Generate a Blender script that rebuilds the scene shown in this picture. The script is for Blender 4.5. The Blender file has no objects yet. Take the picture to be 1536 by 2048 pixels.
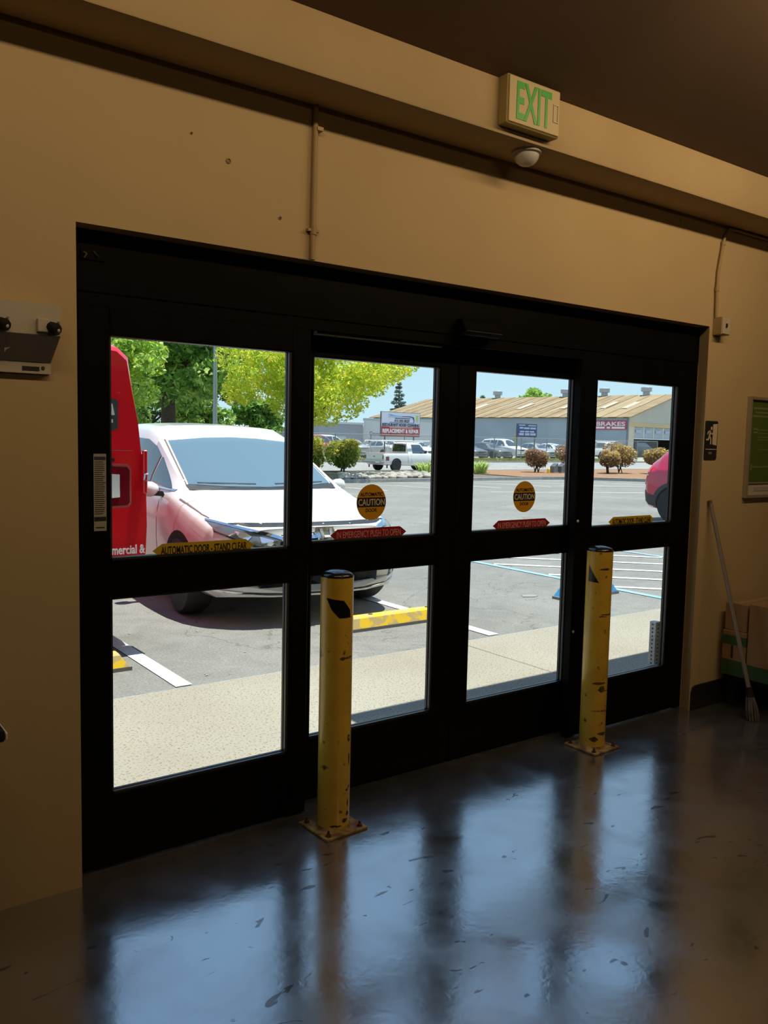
import bpy, bmesh, math, random
import numpy as np
from mathutils import Vector, Matrix
from mathutils.bvhtree import BVHTree

random.seed(7)
rng = np.random.default_rng(7)
scene = bpy.context.scene
col = scene.collection

# ------------------------------------------------------------------ camera
cam_d = bpy.data.cameras.new('camera')
cam = bpy.data.objects.new('camera', cam_d)
col.objects.link(cam)
cam_d.sensor_fit = 'HORIZONTAL'
cam_d.sensor_width = 36.0
cam_d.lens = 36.0 * 1680.0 / 1536.0
cam_d.clip_start, cam_d.clip_end = 0.05, 800
YAW, PITCH, ROLL = math.radians(36.204), math.radians(-5.048), math.radians(-1.279)
fw = Vector((math.sin(YAW) * math.cos(PITCH), math.cos(YAW) * math.cos(PITCH), math.sin(PITCH)))
rt = Vector((math.cos(YAW), -math.sin(YAW), 0))
dn = fw.cross(rt)
r2 = rt * math.cos(ROLL) + dn * math.sin(ROLL)
d2 = dn * math.cos(ROLL) - rt * math.sin(ROLL)
m = Matrix((r2, -d2, -fw)).transposed().to_4x4()
m.translation = (0, 0, 1.6)
cam.matrix_world = m
scene.camera = cam

# ------------------------------------------------------------------ sky, sun, exposure
world = bpy.data.worlds.new('sky')
scene.world = world
world.use_nodes = True
wn = world.node_tree.nodes
# clear summer sky: pale at the horizon, steadily deeper blue towards the zenith
sky_tc = wn.new('ShaderNodeTexCoord')
sky_sep = wn.new('ShaderNodeSeparateXYZ')
sky = wn.new('ShaderNodeValToRGB')
el = sky.color_ramp.elements
el[0].position, el[0].color = 0.0, (0.64, 0.86, 0.98, 1)
el[1].position, el[1].color = 1.0, (0.20, 0.38, 0.76, 1)
e_ = el.new(0.12); e_.color = (0.55, 0.80, 0.97, 1)
e_ = el.new(0.45); e_.color = (0.36, 0.58, 0.90, 1)
wl = world.node_tree.links
wl.new(sky_tc.outputs['Generated'], sky_sep.inputs[0])
wl.new(sky_sep.outputs['Z'], sky.inputs['Fac'])
wl.new(sky.outputs[0], wn['Background'].inputs['Color'])
wn['Background'].inputs['Strength'].default_value = 1.2

sun_d = bpy.data.lights.new('sun', 'SUN')
sun_d.energy = 7.9
sun_d.color = (1.0, 0.96, 0.88)
sun_d.angle = math.radians(0.55)
sun = bpy.data.objects.new('sun', sun_d)
col.objects.link(sun)
sun.rotation_euler = Vector((0.22, -0.04, 1.0)).to_track_quat('Z', 'Y').to_euler()
sun.location = (5, 5, 40)

vs = scene.view_settings
vs.view_transform = 'Standard'
vs.look = 'None'
vs.exposure = 0.0
vs.gamma = 1.0
vs.use_curve_mapping = False
cy = scene.cycles
cy.use_denoising = True
cy.max_bounces = 8
cy.diffuse_bounces = 4
cy.glossy_bounces = 4
cy.transparent_max_bounces = 24
cy.caustics_reflective = False
cy.caustics_refractive = False
cy.sample_clamp_indirect = 6.0

# ------------------------------------------------------------------ helpers
def srgb(r, g, b):
    f = lambda c: (c / 255 / 12.92) if c / 255 <= 0.04045 else ((c / 255 + 0.055) / 1.055) ** 2.4
    return (f(r), f(g), f(b))

MATS = {}
def mat(name, color, rough=0.6, metal=0.0, spec=0.5, ior=None, var=None, bump=None, emit=None, emit_strength=0.0, coat=0.0, rough_var=None, grime=None):
    """Principled material; var=(scale, colour2, contrast) mixes a second colour by noise; bump=(scale, strength)."""
    if name in MATS: return MATS[name]
    mt = bpy.data.materials.new(name)
    mt.use_nodes = True
    nt = mt.node_tree
    b = nt.nodes['Principled BSDF']
    b.inputs['Base Color'].default_value = (*color, 1)
    b.inputs['Roughness'].default_value = rough
    b.inputs['Metallic'].default_value = metal
    b.inputs['Specular IOR Level'].default_value = spec
    if ior: b.inputs['IOR'].default_value = ior
    if coat:
        b.inputs['Coat Weight'].default_value = coat
        b.inputs['Coat Roughness'].default_value = 0.06
    tc = nt.nodes.new('ShaderNodeTexCoord')
    def noise(scale, detail=4.0):
        n = nt.nodes.new('ShaderNodeTexNoise')
        n.inputs['Scale'].default_value = scale
        n.inputs['Detail'].default_value = detail
        nt.links.new(tc.outputs['Object'], n.inputs['Vector'])
        return n
    if var:
        n = noise(var[0])
        r = nt.nodes.new('ShaderNodeValToRGB')
        c = var[2] if len(var) > 2 else 0.15
        r.color_ramp.elements[0].position = 0.5 - c
        r.color_ramp.elements[1].position = 0.5 + c
        r.color_ramp.elements[0].color = (*color, 1)
        r.color_ramp.elements[1].color = (*var[1], 1)
        nt.links.new(n.outputs['Fac'], r.inputs['Fac'])
        nt.links.new(r.outputs['Color'], b.inputs['Base Color'])
    if grime:
        n = noise(grime[0], 8.0)
        r2_ = nt.nodes.new('ShaderNodeValToRGB')
        r2_.color_ramp.elements[0].position, r2_.color_ramp.elements[1].position = grime[2] - 0.02, grime[2] + 0.06
        mx = nt.nodes.new('ShaderNodeMix'); mx.data_type = 'RGBA'
        nt.links.new(n.outputs['Fac'], r2_.inputs['Fac']); nt.links.new(r2_.outputs[0], mx.inputs[0])
        src = b.inputs['Base Color'].links[0].from_socket if b.inputs['Base Color'].is_linked else None
        if src: nt.links.new(src, mx.inputs[6])
        else: mx.inputs[6].default_value = (*color, 1)
        mx.inputs[7].default_value = (*grime[1], 1)
        nt.links.new(mx.outputs[2], b.inputs['Base Color'])
    if rough_var:
        n = noise(rough_var[0])
        mr = nt.nodes.new('ShaderNodeMapRange')
        mr.inputs['To Min'].default_value = rough_var[1]
        mr.inputs['To Max'].default_value = rough_var[2]
        nt.links.new(n.outputs['Fac'], mr.inputs['Value'])
        nt.links.new(mr.outputs[0], b.inputs['Roughness'])
    if bump:
        n = noise(bump[0], 6.0)
        bp = nt.nodes.new('ShaderNodeBump')
        bp.inputs['Strength'].default_value = bump[1]
        bp.inputs['Distance'].default_value = bump[2] if len(bump) > 2 else 0.01
        nt.links.new(n.outputs['Fac'], bp.inputs['Height'])
        nt.links.new(bp.outputs[0], b.inputs['Normal'])
    if emit:
        b.inputs['Emission Color'].default_value = (*emit, 1)
        b.inputs['Emission Strength'].default_value = emit_strength
    MATS[name] = mt
    return mt

def thin_glass(name, tint, rough=0.0, refl=1.0):
    mt = bpy.data.materials.new(name); mt.use_nodes = True
    nt = mt.node_tree; nt.nodes.clear()
    out = nt.nodes.new('ShaderNodeOutputMaterial')
    tr = nt.nodes.new('ShaderNodeBsdfTransparent'); tr.inputs[0].default_value = (*tint, 1)
    gl = nt.nodes.new('ShaderNodeBsdfGlossy'); gl.inputs['Roughness'].default_value = rough
    lw = nt.nodes.new('ShaderNodeLayerWeight'); lw.inputs[0].default_value = 0.5
    fr = nt.nodes.new('ShaderNodeMath'); fr.operation = 'POWER'; fr.inputs[1].default_value = 5.0
    nt.links.new(lw.outputs['Facing'], fr.inputs[0])
    mx = nt.nodes.new('ShaderNodeMixShader')
    mul = nt.nodes.new('ShaderNodeMath'); mul.operation = 'MULTIPLY_ADD'; mul.inputs[1].default_value = 0.96 * refl; mul.inputs[2].default_value = 0.04 * refl
    nt.links.new(fr.outputs[0], mul.inputs[0])
    nt.links.new(mul.outputs[0], mx.inputs[0]); nt.links.new(tr.outputs[0], mx.inputs[1]); nt.links.new(gl.outputs[0], mx.inputs[2])
    nt.links.new(mx.outputs[0], out.inputs[0])
    MATS[name] = mt
    return mt

def leaf_mat(name, c1, c2, scale=0.6):
    mt = bpy.data.materials.new(name); mt.use_nodes = True
    nt = mt.node_tree; nt.nodes.clear()
    out = nt.nodes.new('ShaderNodeOutputMaterial')
    df = nt.nodes.new('ShaderNodeBsdfDiffuse'); tl = nt.nodes.new('ShaderNodeBsdfTranslucent')
    mx = nt.nodes.new('ShaderNodeMixShader'); mx.inputs[0].default_value = 0.6
    tc = nt.nodes.new('ShaderNodeTexCoord'); n = nt.nodes.new('ShaderNodeTexNoise'); n.inputs['Scale'].default_value = scale
    r = nt.nodes.new('ShaderNodeValToRGB')
    r.color_ramp.elements[0].position, r.color_ramp.elements[1].position = 0.35, 0.65
    r.color_ramp.elements[0].color, r.color_ramp.elements[1].color = (*c1, 1), (*c2, 1)
    nt.links.new(tc.outputs['Object'], n.inputs['Vector']); nt.links.new(n.outputs['Fac'], r.inputs['Fac'])
    nt.links.new(r.outputs[0], df.inputs[0]); nt.links.new(r.outputs[0], tl.inputs[0])
    nt.links.new(df.outputs[0], mx.inputs[1]); nt.links.new(tl.outputs[0], mx.inputs[2]); nt.links.new(mx.outputs[0], out.inputs[0])
    MATS[name] = mt
    return mt

def tag(o, label=None, cat=None, group=None, kind=None):
    if label: o['label'] = label
    if cat: o['category'] = cat
    if group: o['group'] = group
    if kind: o['kind'] = kind
    return o

def thing(name, label, cat, loc=(0, 0, 0), group=None, kind=None):
    o = bpy.data.objects.new(name, None)
    o.empty_display_size = 0.1
    col.objects.link(o)
    o.location = loc
    return tag(o, label, cat, group, kind)

def attach(o, parent):
    if parent is not None:
        o.parent = parent
        # meshes are written in world coordinates, so a mesh parent sits at the origin already
        o.matrix_parent_inverse = Matrix.Translation(-Vector(parent.location)) if parent.type == 'EMPTY' else Matrix.Identity(4)

def link_mesh(name, me, mats, parent=None, smooth=False):
    o = bpy.data.objects.new(name, me)
    col.objects.link(o)
    for mm in (mats if isinstance(mats, (list, tuple)) else [mats]): me.materials.append(mm)
    if smooth:
        me.polygons.foreach_set('use_smooth', [True] * len(me.polygons))
        try: me.set_sharp_from_angle(angle=math.radians(38))
        except Exception: pass
    attach(o, parent)
    return o

class MB:
    def __init__(self): self.v, self.f = [], []
    def add(self, vs, fs):
        b = len(self.v); self.v += [tuple(p) for p in vs]; self.f += [tuple(i + b for i in f) for f in fs]; return self
    def box(self, x0, x1, y0, y1, z0, z1):
        return self.add([(x0,y0,z0),(x1,y0,z0),(x1,y1,z0),(x0,y1,z0),(x0,y0,z1),(x1,y0,z1),(x1,y1,z1),(x0,y1,z1)],
                        [(3,2,1,0),(4,5,6,7),(0,1,5,4),(1,2,6,5),(2,3,7,6),(3,0,4,7)])
    def obox(self, c, ax, ay, az):
        c, ax, ay, az = map(Vector, (c, ax, ay, az))
        P = [c + ax*i + ay*j + az*k for k in (-1,1) for j in (-1,1) for i in (-1,1)]
        return self.add(P, [(0,2,3,1),(4,5,7,6),(0,1,5,4),(1,3,7,5),(3,2,6,7),(2,0,4,6)])
    def prism(self, poly, axis, a0, a1):
        n = len(poly)
        def p(q, a): return {'x': (a, q[0], q[1]), 'y': (q[0], a, q[1]), 'z': (q[0], q[1], a)}[axis]
        return self.add([p(q, a0) for q in poly] + [p(q, a1) for q in poly],
                        [tuple(range(n)), tuple(range(2*n-1, n-1, -1))] + [(i, n+i, n+(i+1) % n, (i+1) % n) for i in range(n)])
    def tube(self, pts, r, n=10, cap=True):
        pts = [Vector(p) for p in pts]; rs = r if isinstance(r, (list, tuple)) else [r] * len(pts)
        vs, fs = [], []; up = None
        for i, p in enumerate(pts):
            t = (pts[min(i+1, len(pts)-1)] - pts[max(i-1, 0)]).normalized()
            if up is None:
                up = Vector((0, 0, 1)) if abs(t.z) < 0.9 else Vector((1, 0, 0))
            a = (up - t * up.dot(t)).normalized(); up = a; b = t.cross(a)
            for k in range(n):
                w = 2*math.pi*k/n
                vs.append(p + (a*math.cos(w) + b*math.sin(w)) * rs[i])
        for i in range(len(pts)-1):
            for k in range(n):
                fs.append((i*n+k, i*n+(k+1) % n, (i+1)*n+(k+1) % n, (i+1)*n+k))
        if cap:
            fs.append(tuple(range(n-1, -1, -1))); fs.append(tuple(range((len(pts)-1)*n, len(pts)*n)))
        return self.add(vs, fs)
    def cyl(self, p0, p1, r0, r1=None, n=20): return self.tube([p0, p1], [r0, r0 if r1 is None else r1], n)
    def lathe(self, prof, n=24, c=(0,0,0), axis=(0,0,1)):
        az = Vector(axis).normalized(); ax = az.orthogonal().normalized(); ay = az.cross(ax); c = Vector(c)
        vs, fs = [], []
        for r, h in prof:
            for k in range(n):
                w = 2*math.pi*k/n
                vs.append(c + az*h + (ax*math.cos(w) + ay*math.sin(w))*max(r, 1e-5))
        for i in range(len(prof)-1):
            for k in range(n): fs.append((i*n+k, i*n+(k+1) % n, (i+1)*n+(k+1) % n, (i+1)*n+k))
        fs.append(tuple(range(n-1, -1, -1))); fs.append(tuple(range((len(prof)-1)*n, len(prof)*n)))
        return self.add(vs, fs)
    def poly(self, pts): return self.add(pts, [tuple(range(len(pts)))])
    def build(self, name, mats, parent=None, smooth=False, bevel=0.0, seg=1):
        me = bpy.data.meshes.new(name)
        bm = bmesh.new()
        vv = [bm.verts.new(p) for p in self.v]
        for f in self.f:
            try: bm.faces.new([vv[i] for i in f])
            except ValueError: pass
        bmesh.ops.recalc_face_normals(bm, faces=bm.faces)
        if bevel:
            es = [e for e in bm.edges if len(e.link_faces) == 2 and e.calc_face_angle(0) > 0.6]
            bmesh.ops.bevel(bm, geom=es, offset=bevel, segments=seg, affect='EDGES', profile=0.5, clamp_overlap=True)
        bm.to_mesh(me); bm.free()
        return link_mesh(name, me, mats, parent, smooth or (bevel > 0 and seg > 1))

def text(body, w, h, mt, parent, origin, xd=(1,0,0), yd=(0,0,1), depth=0.0012, bold=0.0, name='lettering', align='C', space=1.0):
    """Lettering as thin solid mesh, fitted to w x h, centred on origin."""
    cu = bpy.data.curves.new('text', 'FONT')
    cu.body = body; cu.size = 1.0; cu.offset = bold; cu.extrude = 0.02; cu.resolution_u = 3; cu.space_character = space
    ob = bpy.data.objects.new('text_tmp', cu); col.objects.link(ob)
    bpy.context.view_layer.update()
    me = bpy.data.meshes.new_from_object(ob.evaluated_get(bpy.context.evaluated_depsgraph_get()))
    bpy.data.objects.remove(ob); bpy.data.curves.remove(cu)
    n = len(me.vertices); co = np.empty(n*3); me.vertices.foreach_get('co', co); co = co.reshape(-1, 3)
    mn, mx = co.min(0), co.max(0); sz = np.maximum(mx - mn, 1e-6)
    u = (co - mn) / sz
    if w is None: w = h * sz[0] / sz[1]
    off = {'C': 0.5, 'L': 0.0, 'R': 1.0}[align]
    X, Y = np.array(xd, float), np.array(yd, float); N = np.cross(X, Y)
    P = np.array(origin, float) + np.outer((u[:, 0]-off)*w, X) + np.outer((u[:, 1]-.5)*h, Y) + np.outer(u[:, 2]*depth, N)
    me.vertices.foreach_set('co', P.ravel()); me.update(); me.name = name
    me.materials.clear()
    return link_mesh(name, me, mt, parent)

def subdiv_poly(poly, h):
    bm = bmesh.new()
    f = bm.faces.new([bm.verts.new((p[0], p[1], 0)) for p in poly])
    bmesh.ops.triangulate(bm, faces=[f])
    for _ in range(6):
        es = [e for e in bm.edges if e.calc_length() > h]
        if not es: break
        bmesh.ops.subdivide_edges(bm, edges=es, cuts=1)
        bmesh.ops.triangulate(bm, faces=[q for q in bm.faces if len(q.verts) > 3])
    bm.verts.index_update(); bm.verts.ensure_lookup_table()
    P = [(v.co.x, v.co.y) for v in bm.verts]; F = [tuple(v.index for v in q.verts) for q in bm.faces]
    B = [tuple(v.index for v in e.verts) for e in bm.edges if len(e.link_faces) == 1]
    bm.free()
    return P, F, B

def drape(poly, axis, bvh, off, mt, parent, name, h=0.12, skirt=None, smooth=True):
    """Panel (window, lamp, trim) laid on a body surface: outline in the axis view, pushed onto the surface."""
    P, F, B = subdiv_poly(poly, h)
    D = {'front': Vector((0,1,0)), 'back': Vector((0,-1,0)), 'left': Vector((1,0,0)), 'right': Vector((-1,0,0)), 'top': Vector((0,0,-1))}[axis]
    vs = []; last = None
    for a, b in P:
        o = {'front': Vector((a,-30,b)), 'back': Vector((a,30,b)), 'left': Vector((-30,a,b)), 'right': Vector((30,a,b)), 'top': Vector((a,b,30))}[axis]
        loc, nor, _, _ = bvh.ray_cast(o, D)
        if loc is None:
            q = o + D*30; loc, nor, _, _ = bvh.find_nearest(q)
        vs.append(loc - D*off)
    fs = list(F)
    sk = skirt if skirt is not None else off*2.5
    idx = {}
    for a, b in B:
        for i in (a, b):
            if i not in idx: idx[i] = len(vs); vs.append(vs[i] + D*sk)
        fs.append((a, b, idx[b], idx[a]))
    mb = MB(); mb.add(vs, fs)
    return mb.build(name, mt, parent, smooth=smooth)

# car body: stations of (s, zb, w, zw, zs, ws, zt, wt), front at y=0 looking to -Y
def loft(stations, n=56, smooth=2, nose=0.0, nose_len=1.2, tail=0.0):
    S = np.array(stations, float)
    L = S[-1, 0]
    s = np.unique(np.concatenate([np.linspace(0, L, n), S[:, 0]]))
    Q = np.stack([np.interp(s, S[:, 0], S[:, k]) for k in range(1, 8)], 1)
    for _ in range(smooth):
        R = Q.copy(); R[1:-1] = (Q[:-2] + 2*Q[1:-1] + Q[2:]) / 4; Q = R
    vs, fs = [], []; nr = None
    for i in range(len(s)):
        zb, w, zw, zs, ws, zt, wt = Q[i]
        half = [(0, zb), (w*.5, zb), (w*.88, zb), (w*.965, zb+.05), (w*.99, (zb+zw)/2), (w, zw), (w*.995, zw*.5+zs*.5), (ws*1.014, zs-.09), (ws*1.002, zs-.04), (ws*.985, zs-.012), (ws*.955+wt*.02, zs+.004),
                (ws*.66+wt*.34, zs*.7+zt*.3), (ws*.36+wt*.64, zs*.4+zt*.6), (wt*1.02, zs*.1+zt*.9-.01), (wt*.93, zt-.025), (wt*.75, zt-.008), (wt*.4, zt+.004), (0, zt+.01)]
        ring = half + [(-x, z) for x, z in half[-2:0:-1]]
        nr = len(ring)
        for x, z in ring:
            k = min(1.0, abs(x)/max(S[:, 2]))
            y = s[i] + nose * k**2.4 * max(0.0, 1 - s[i]/nose_len) - tail * k**3 * max(0.0, 1 - (L-s[i])/1.0)
            vs.append((x, y, z))
    for i in range(len(s)-1):
        for k in range(nr): fs.append((i*nr+k, i*nr+(k+1) % nr, (i+1)*nr+(k+1) % nr, (i+1)*nr+k))
    fs.append(tuple(range(nr-1, -1, -1))); fs.append(tuple(range((len(s)-1)*nr, len(s)*nr)))
    mb = MB(); mb.add(vs, fs)
    return mb, BVHTree.FromPolygons([Vector(v) for v in vs], fs)

def wheel(root, x, y, r, wid, spokes=0, side=1):
    """tyre with rim and hub; side=+1 shows its face to +X."""
    t = MB().lathe([(r*.62, -wid/2), (r*.93, -wid/2), (r, -wid*.32), (r, wid*.32), (r*.93, wid/2), (r*.62, wid/2)], 28, (x, y, r), (side, 0, 0)).build('tyre', MATS['rubber'], root, smooth=True)
    rim = MB().lathe([(r*.64, wid*.30), (r*.62, wid*.46), (r*.56, wid*.36), (r*.2, wid*.30), (r*.18, wid*.40), (0, wid*.42)], 24, (x, y, r), (side, 0, 0)).build('rim', MATS['dark_rim'] if spokes else MATS['alloy'], t, smooth=True)
    if spokes:
        b = MB()
        for k in range(spokes):
            a = 2*math.pi*k/spokes
            d = Vector((0, math.cos(a), math.sin(a))); e = Vector((0, -math.sin(a), math.cos(a)))
            c = Vector((x + side*wid*.40, y, r)) + d*r*.36
            b.obox(c, d*r*.26, e*r*.055, Vector((side*wid*.05, 0, 0)))
        b.build('spokes', MATS['alloy'], t)
    return t

def leaf_cards(blobs, n, size, seed=1, shell=0.55, flat=0.0, nm=3):
    """n small leaf blades scattered in ellipsoid clumps; returns verts, faces, material index."""
    g = np.random.default_rng(seed)
    B = np.array(blobs, float); vol = (B[:, 3]*B[:, 4]*B[:, 5])**0.75
    pick = g.choice(len(B), n, p=vol/vol.sum())
    d = g.normal(size=(n, 3)); d /= np.linalg.norm(d, axis=1)[:, None]
    rad = shell + (1-shell)*g.random(n)**0.6
    c = B[pick, :3] + d*rad[:, None]*B[pick, 3:6]
    a = g.normal(size=(n, 3)); a[:, 2] *= (1-flat); a /= np.linalg.norm(a, axis=1)[:, None]
    b = np.cross(a, g.normal(size=(n, 3))); b /= np.linalg.norm(b, axis=1)[:, None]
    s = size*(0.6+0.8*g.random(n))[:, None]
    V = np.stack([c-a*s, c+b*s*.45, c+a*s, c-b*s*.45], 1).reshape(-1, 3)
    return V, g.integers(0, nm, n)

def foliage(name, parent, mats, blobs, n, size, seed=1, shell=0.55, kind=None):
    V, mi = leaf_cards(blobs, n, size, seed, shell, nm=len(mats))
    me = bpy.data.meshes.new(name)
    k = len(V)
    me.vertices.add(k); me.vertices.foreach_set('co', V.ravel())
    me.loops.add(k); me.loops.foreach_set('vertex_index', np.arange(k, dtype=np.int32))
    me.polygons.add(k//4); me.polygons.foreach_set('loop_start', np.arange(0, k, 4, dtype=np.int32))
    me.polygons.foreach_set('material_index', mi.astype(np.int32))
    me.update(calc_edges=True); me.validate()
    o = link_mesh(name, me, mats, parent)
    if kind: o['kind'] = kind
    return o

def zg(y): return float(np.interp(y, [-99, 12, 25, 30, 40, 50, 400], [0, 0, -.2, -.35, -.3, 0, .1]))
# ------------------------------------------------------------------ materials
mat('wall_paint', (0.52, 0.40, 0.225), 0.75, var=(1.3, (0.46, 0.345, 0.185), 0.25), bump=(60, 0.12, 0.004))
mat('beam_paint', (0.47, 0.36, 0.205), 0.8, var=(2.0, (0.40, 0.30, 0.165), 0.25), bump=(18, 0.25, 0.008))
mat('ceiling_brown', (0.16, 0.105, 0.065), 0.9, var=(1.2, (0.12, 0.075, 0.045), 0.2))
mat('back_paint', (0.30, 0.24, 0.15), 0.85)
mat('black_anodised', (0.0025, 0.0025, 0.0025), 0.5, spec=0.06, var=(7, (0.004, 0.0038, 0.0035), 0.2))
mat('black_rubber', (0.008, 0.008, 0.008), 0.7, spec=0.3)
mat('gasket', (0.02, 0.02, 0.02), 0.5, spec=0.4)
mat('bead_grey', (0.05, 0.05, 0.052), 0.35, spec=0.5, metal=0.4)
mat('steel', (0.55, 0.55, 0.55), 0.35, metal=1.0)
mat('galvanised', (0.55, 0.56, 0.57), 0.5, metal=0.6, var=(30, (0.40, 0.41, 0.42)))
mat('bollard_yellow', srgb(224, 186, 66), 0.34, coat=0.3, var=(9, srgb(204, 164, 54), 0.2), grime=(24, srgb(74, 56, 26), 0.66))
mat('cap_black', (0.012, 0.012, 0.014), 0.16, spec=0.8)
mat('tape_black', (0.006, 0.006, 0.006), 0.3)
mat('plate_dirty', srgb(170, 148, 92), 0.7, var=(22, srgb(110, 80, 48), 0.12), bump=(60, 0.3))
mat('rust', srgb(96, 66, 40), 0.8, var=(60, srgb(60, 40, 26)))
mat('scuff_dark', srgb(58, 44, 22), 0.8, var=(40, srgb(98, 78, 34), 0.1))
mat('conduit_paint', (0.36, 0.26, 0.13), 0.6)
mat('sticker_yellow', srgb(200, 168, 30), 0.5)
mat('sticker_gold', srgb(205, 150, 30), 0.5)
mat('sticker_red', srgb(150, 22, 40), 0.5)
mat('print_black', (0.01, 0.01, 0.01), 0.6)
mat('print_white', (0.75, 0.75, 0.72), 0.6)
mat('print_pale', (0.62, 0.52, 0.38), 0.6)
mat('print_pink', (0.62, 0.30, 0.28), 0.6)
mat('paper_grey', (0.34, 0.33, 0.29), 0.7)
mat('navy_print', (0.03, 0.035, 0.09), 0.7)
mat('fixture_cream', (0.50, 0.46, 0.38), 0.5, var=(5, (0.44, 0.40, 0.32)))
mat('fixture_grey', (0.30, 0.28, 0.25), 0.45)
mat('exit_housing', (0.46, 0.38, 0.20), 0.5)
mat('exit_side', (0.36, 0.28, 0.10), 0.5)
mat('exit_green', (0.02, 0.30, 0.03), 0.4, emit=(0.03, 0.8, 0.05), emit_strength=0.03)
mat('dome_white', (0.55, 0.54, 0.52), 0.25, spec=0.6)
mat('frame_silver', (0.42, 0.37, 0.30), 0.35, metal=0.5)
mat('poster_green', (0.075, 0.12, 0.018), 0.4, var=(3, (0.055, 0.10, 0.015)))
mat('poster_pale', (0.16, 0.20, 0.08), 0.5)
mat('poster_paper', (0.46, 0.42, 0.34), 0.6)
mat('cardboard', (0.32, 0.19, 0.085), 0.85, var=(4, (0.27, 0.155, 0.07)))
mat('cardboard_dark', (0.20, 0.10, 0.045), 0.85)
mat('carton_green', (0.025, 0.075, 0.018), 0.7)
mat('carton_line', (0.28, 0.24, 0.14), 0.7)
mat('broom_metal', (0.33, 0.29, 0.25), 0.4, metal=0.5)
mat('bristle', (0.16, 0.14, 0.13), 0.9, var=(30, (0.10, 0.09, 0.085)))
thin_glass('door_glass', (0.90, 0.93, 0.92), 0.0, 0.55)
lamp_mat = mat('tube_glow', (0.9, 0.8, 0.6), 0.5, emit=(1.0, 0.78, 0.48), emit_strength=1.0)

def floor_material():
    mt = bpy.data.materials.new('polished_concrete'); mt.use_nodes = True
    nt = mt.node_tree; b = nt.nodes['Principled BSDF']; N = nt.nodes.new; L = nt.links.new
    tc = N('ShaderNodeTexCoord')
    def noise(s, d=5, dist=0.0, vec=None):
        n = N('ShaderNodeTexNoise'); n.inputs['Scale'].default_value = s; n.inputs['Detail'].default_value = d; n.inputs['Distortion'].default_value = dist
        L(vec if vec else tc.outputs['Object'], n.inputs['Vector']); return n.outputs['Fac']
    def ramp(fac, p0, p1, c0, c1):
        r = N('ShaderNodeValToRGB'); r.color_ramp.elements[0].position, r.color_ramp.elements[1].position = p0, p1
        r.color_ramp.elements[0].color, r.color_ramp.elements[1].color = (*c0, 1), (*c1, 1); L(fac, r.inputs[0]); return r.outputs[0]
    def mix(f, a, c, mode='MIX'):
        n = N('ShaderNodeMix'); n.data_type = 'RGBA'; n.blend_type = mode
        if isinstance(f, float): n.inputs[0].default_value = f
        else: L(f, n.inputs[0])
        L(a, n.inputs[6]); L(c, n.inputs[7]); return n.outputs[2]
    base = ramp(noise(1.1, 6, 0.6), 0.32, 0.68, (0.060, 0.062, 0.070), (0.125, 0.126, 0.136))
    fine = ramp(noise(9, 8, 1.2), 0.35, 0.7, (0.6, 0.58, 0.56), (1, 1, 1))
    c = mix(0.7, base, fine, 'MULTIPLY')
    # dark scuffs and footprints: thresholded stretched noise
    mp = N('ShaderNodeMapping'); mp.inputs['Scale'].default_value = (5.5, 12, 1); mp.inputs['Rotation'].default_value = (0, 0, 0.6); L(tc.outputs['Object'], mp.inputs[0])
    sc = ramp(noise(1.0, 3, 1.5, mp.outputs[0]), 0.675, 0.70, (1, 1, 1), (0.40, 0.38, 0.37))
    c = mix(1.0, c, sc, 'MULTIPLY')
    bw = N('ShaderNodeRGBToBW'); L(sc, bw.inputs[0]); hf = N('ShaderNodeMath'); hf.operation = 'MULTIPLY'; hf.inputs[1].default_value = 0.5; L(bw.outputs[0], hf.inputs[0]); L(hf.outputs[0], b.inputs['Specular IOR Level'])
    # scratches
    mp2 = N('ShaderNodeMapping'); mp2.inputs['Scale'].default_value = (60, 1.3, 1); mp2.inputs['Rotation'].default_value = (0, 0, -0.75); L(tc.outputs['Object'], mp2.inputs[0])
    sx = noise(1.0, 2, 0.3, mp2.outputs[0])
    scr = ramp(sx, 0.73, 0.75, (0, 0, 0), (0.09, 0.085, 0.08))
    c = mix(1.0, c, scr, 'ADD')
    L(c, b.inputs['Base Color'])
    mr = N('ShaderNodeMapRange'); mr.inputs[1].default_value, mr.inputs[2].default_value = 0.3, 0.7
    mr.inputs[3].default_value, mr.inputs[4].default_value = 0.13, 0.27
    L(noise(3.5, 6, 0.8), mr.inputs[0]); L(mr.outputs[0], b.inputs['Roughness'])
    b.inputs['IOR'].default_value = 6.0
    bp = N('ShaderNodeBump'); bp.inputs['Strength'].default_value = 0.10; bp.inputs['Distance'].default_value = 0.004
    L(noise(26, 5, 0.4), bp.inputs['Height']); L(bp.outputs[0], b.inputs['Normal'])
    MATS['polished_concrete'] = mt
    return mt
floor_material()

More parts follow.
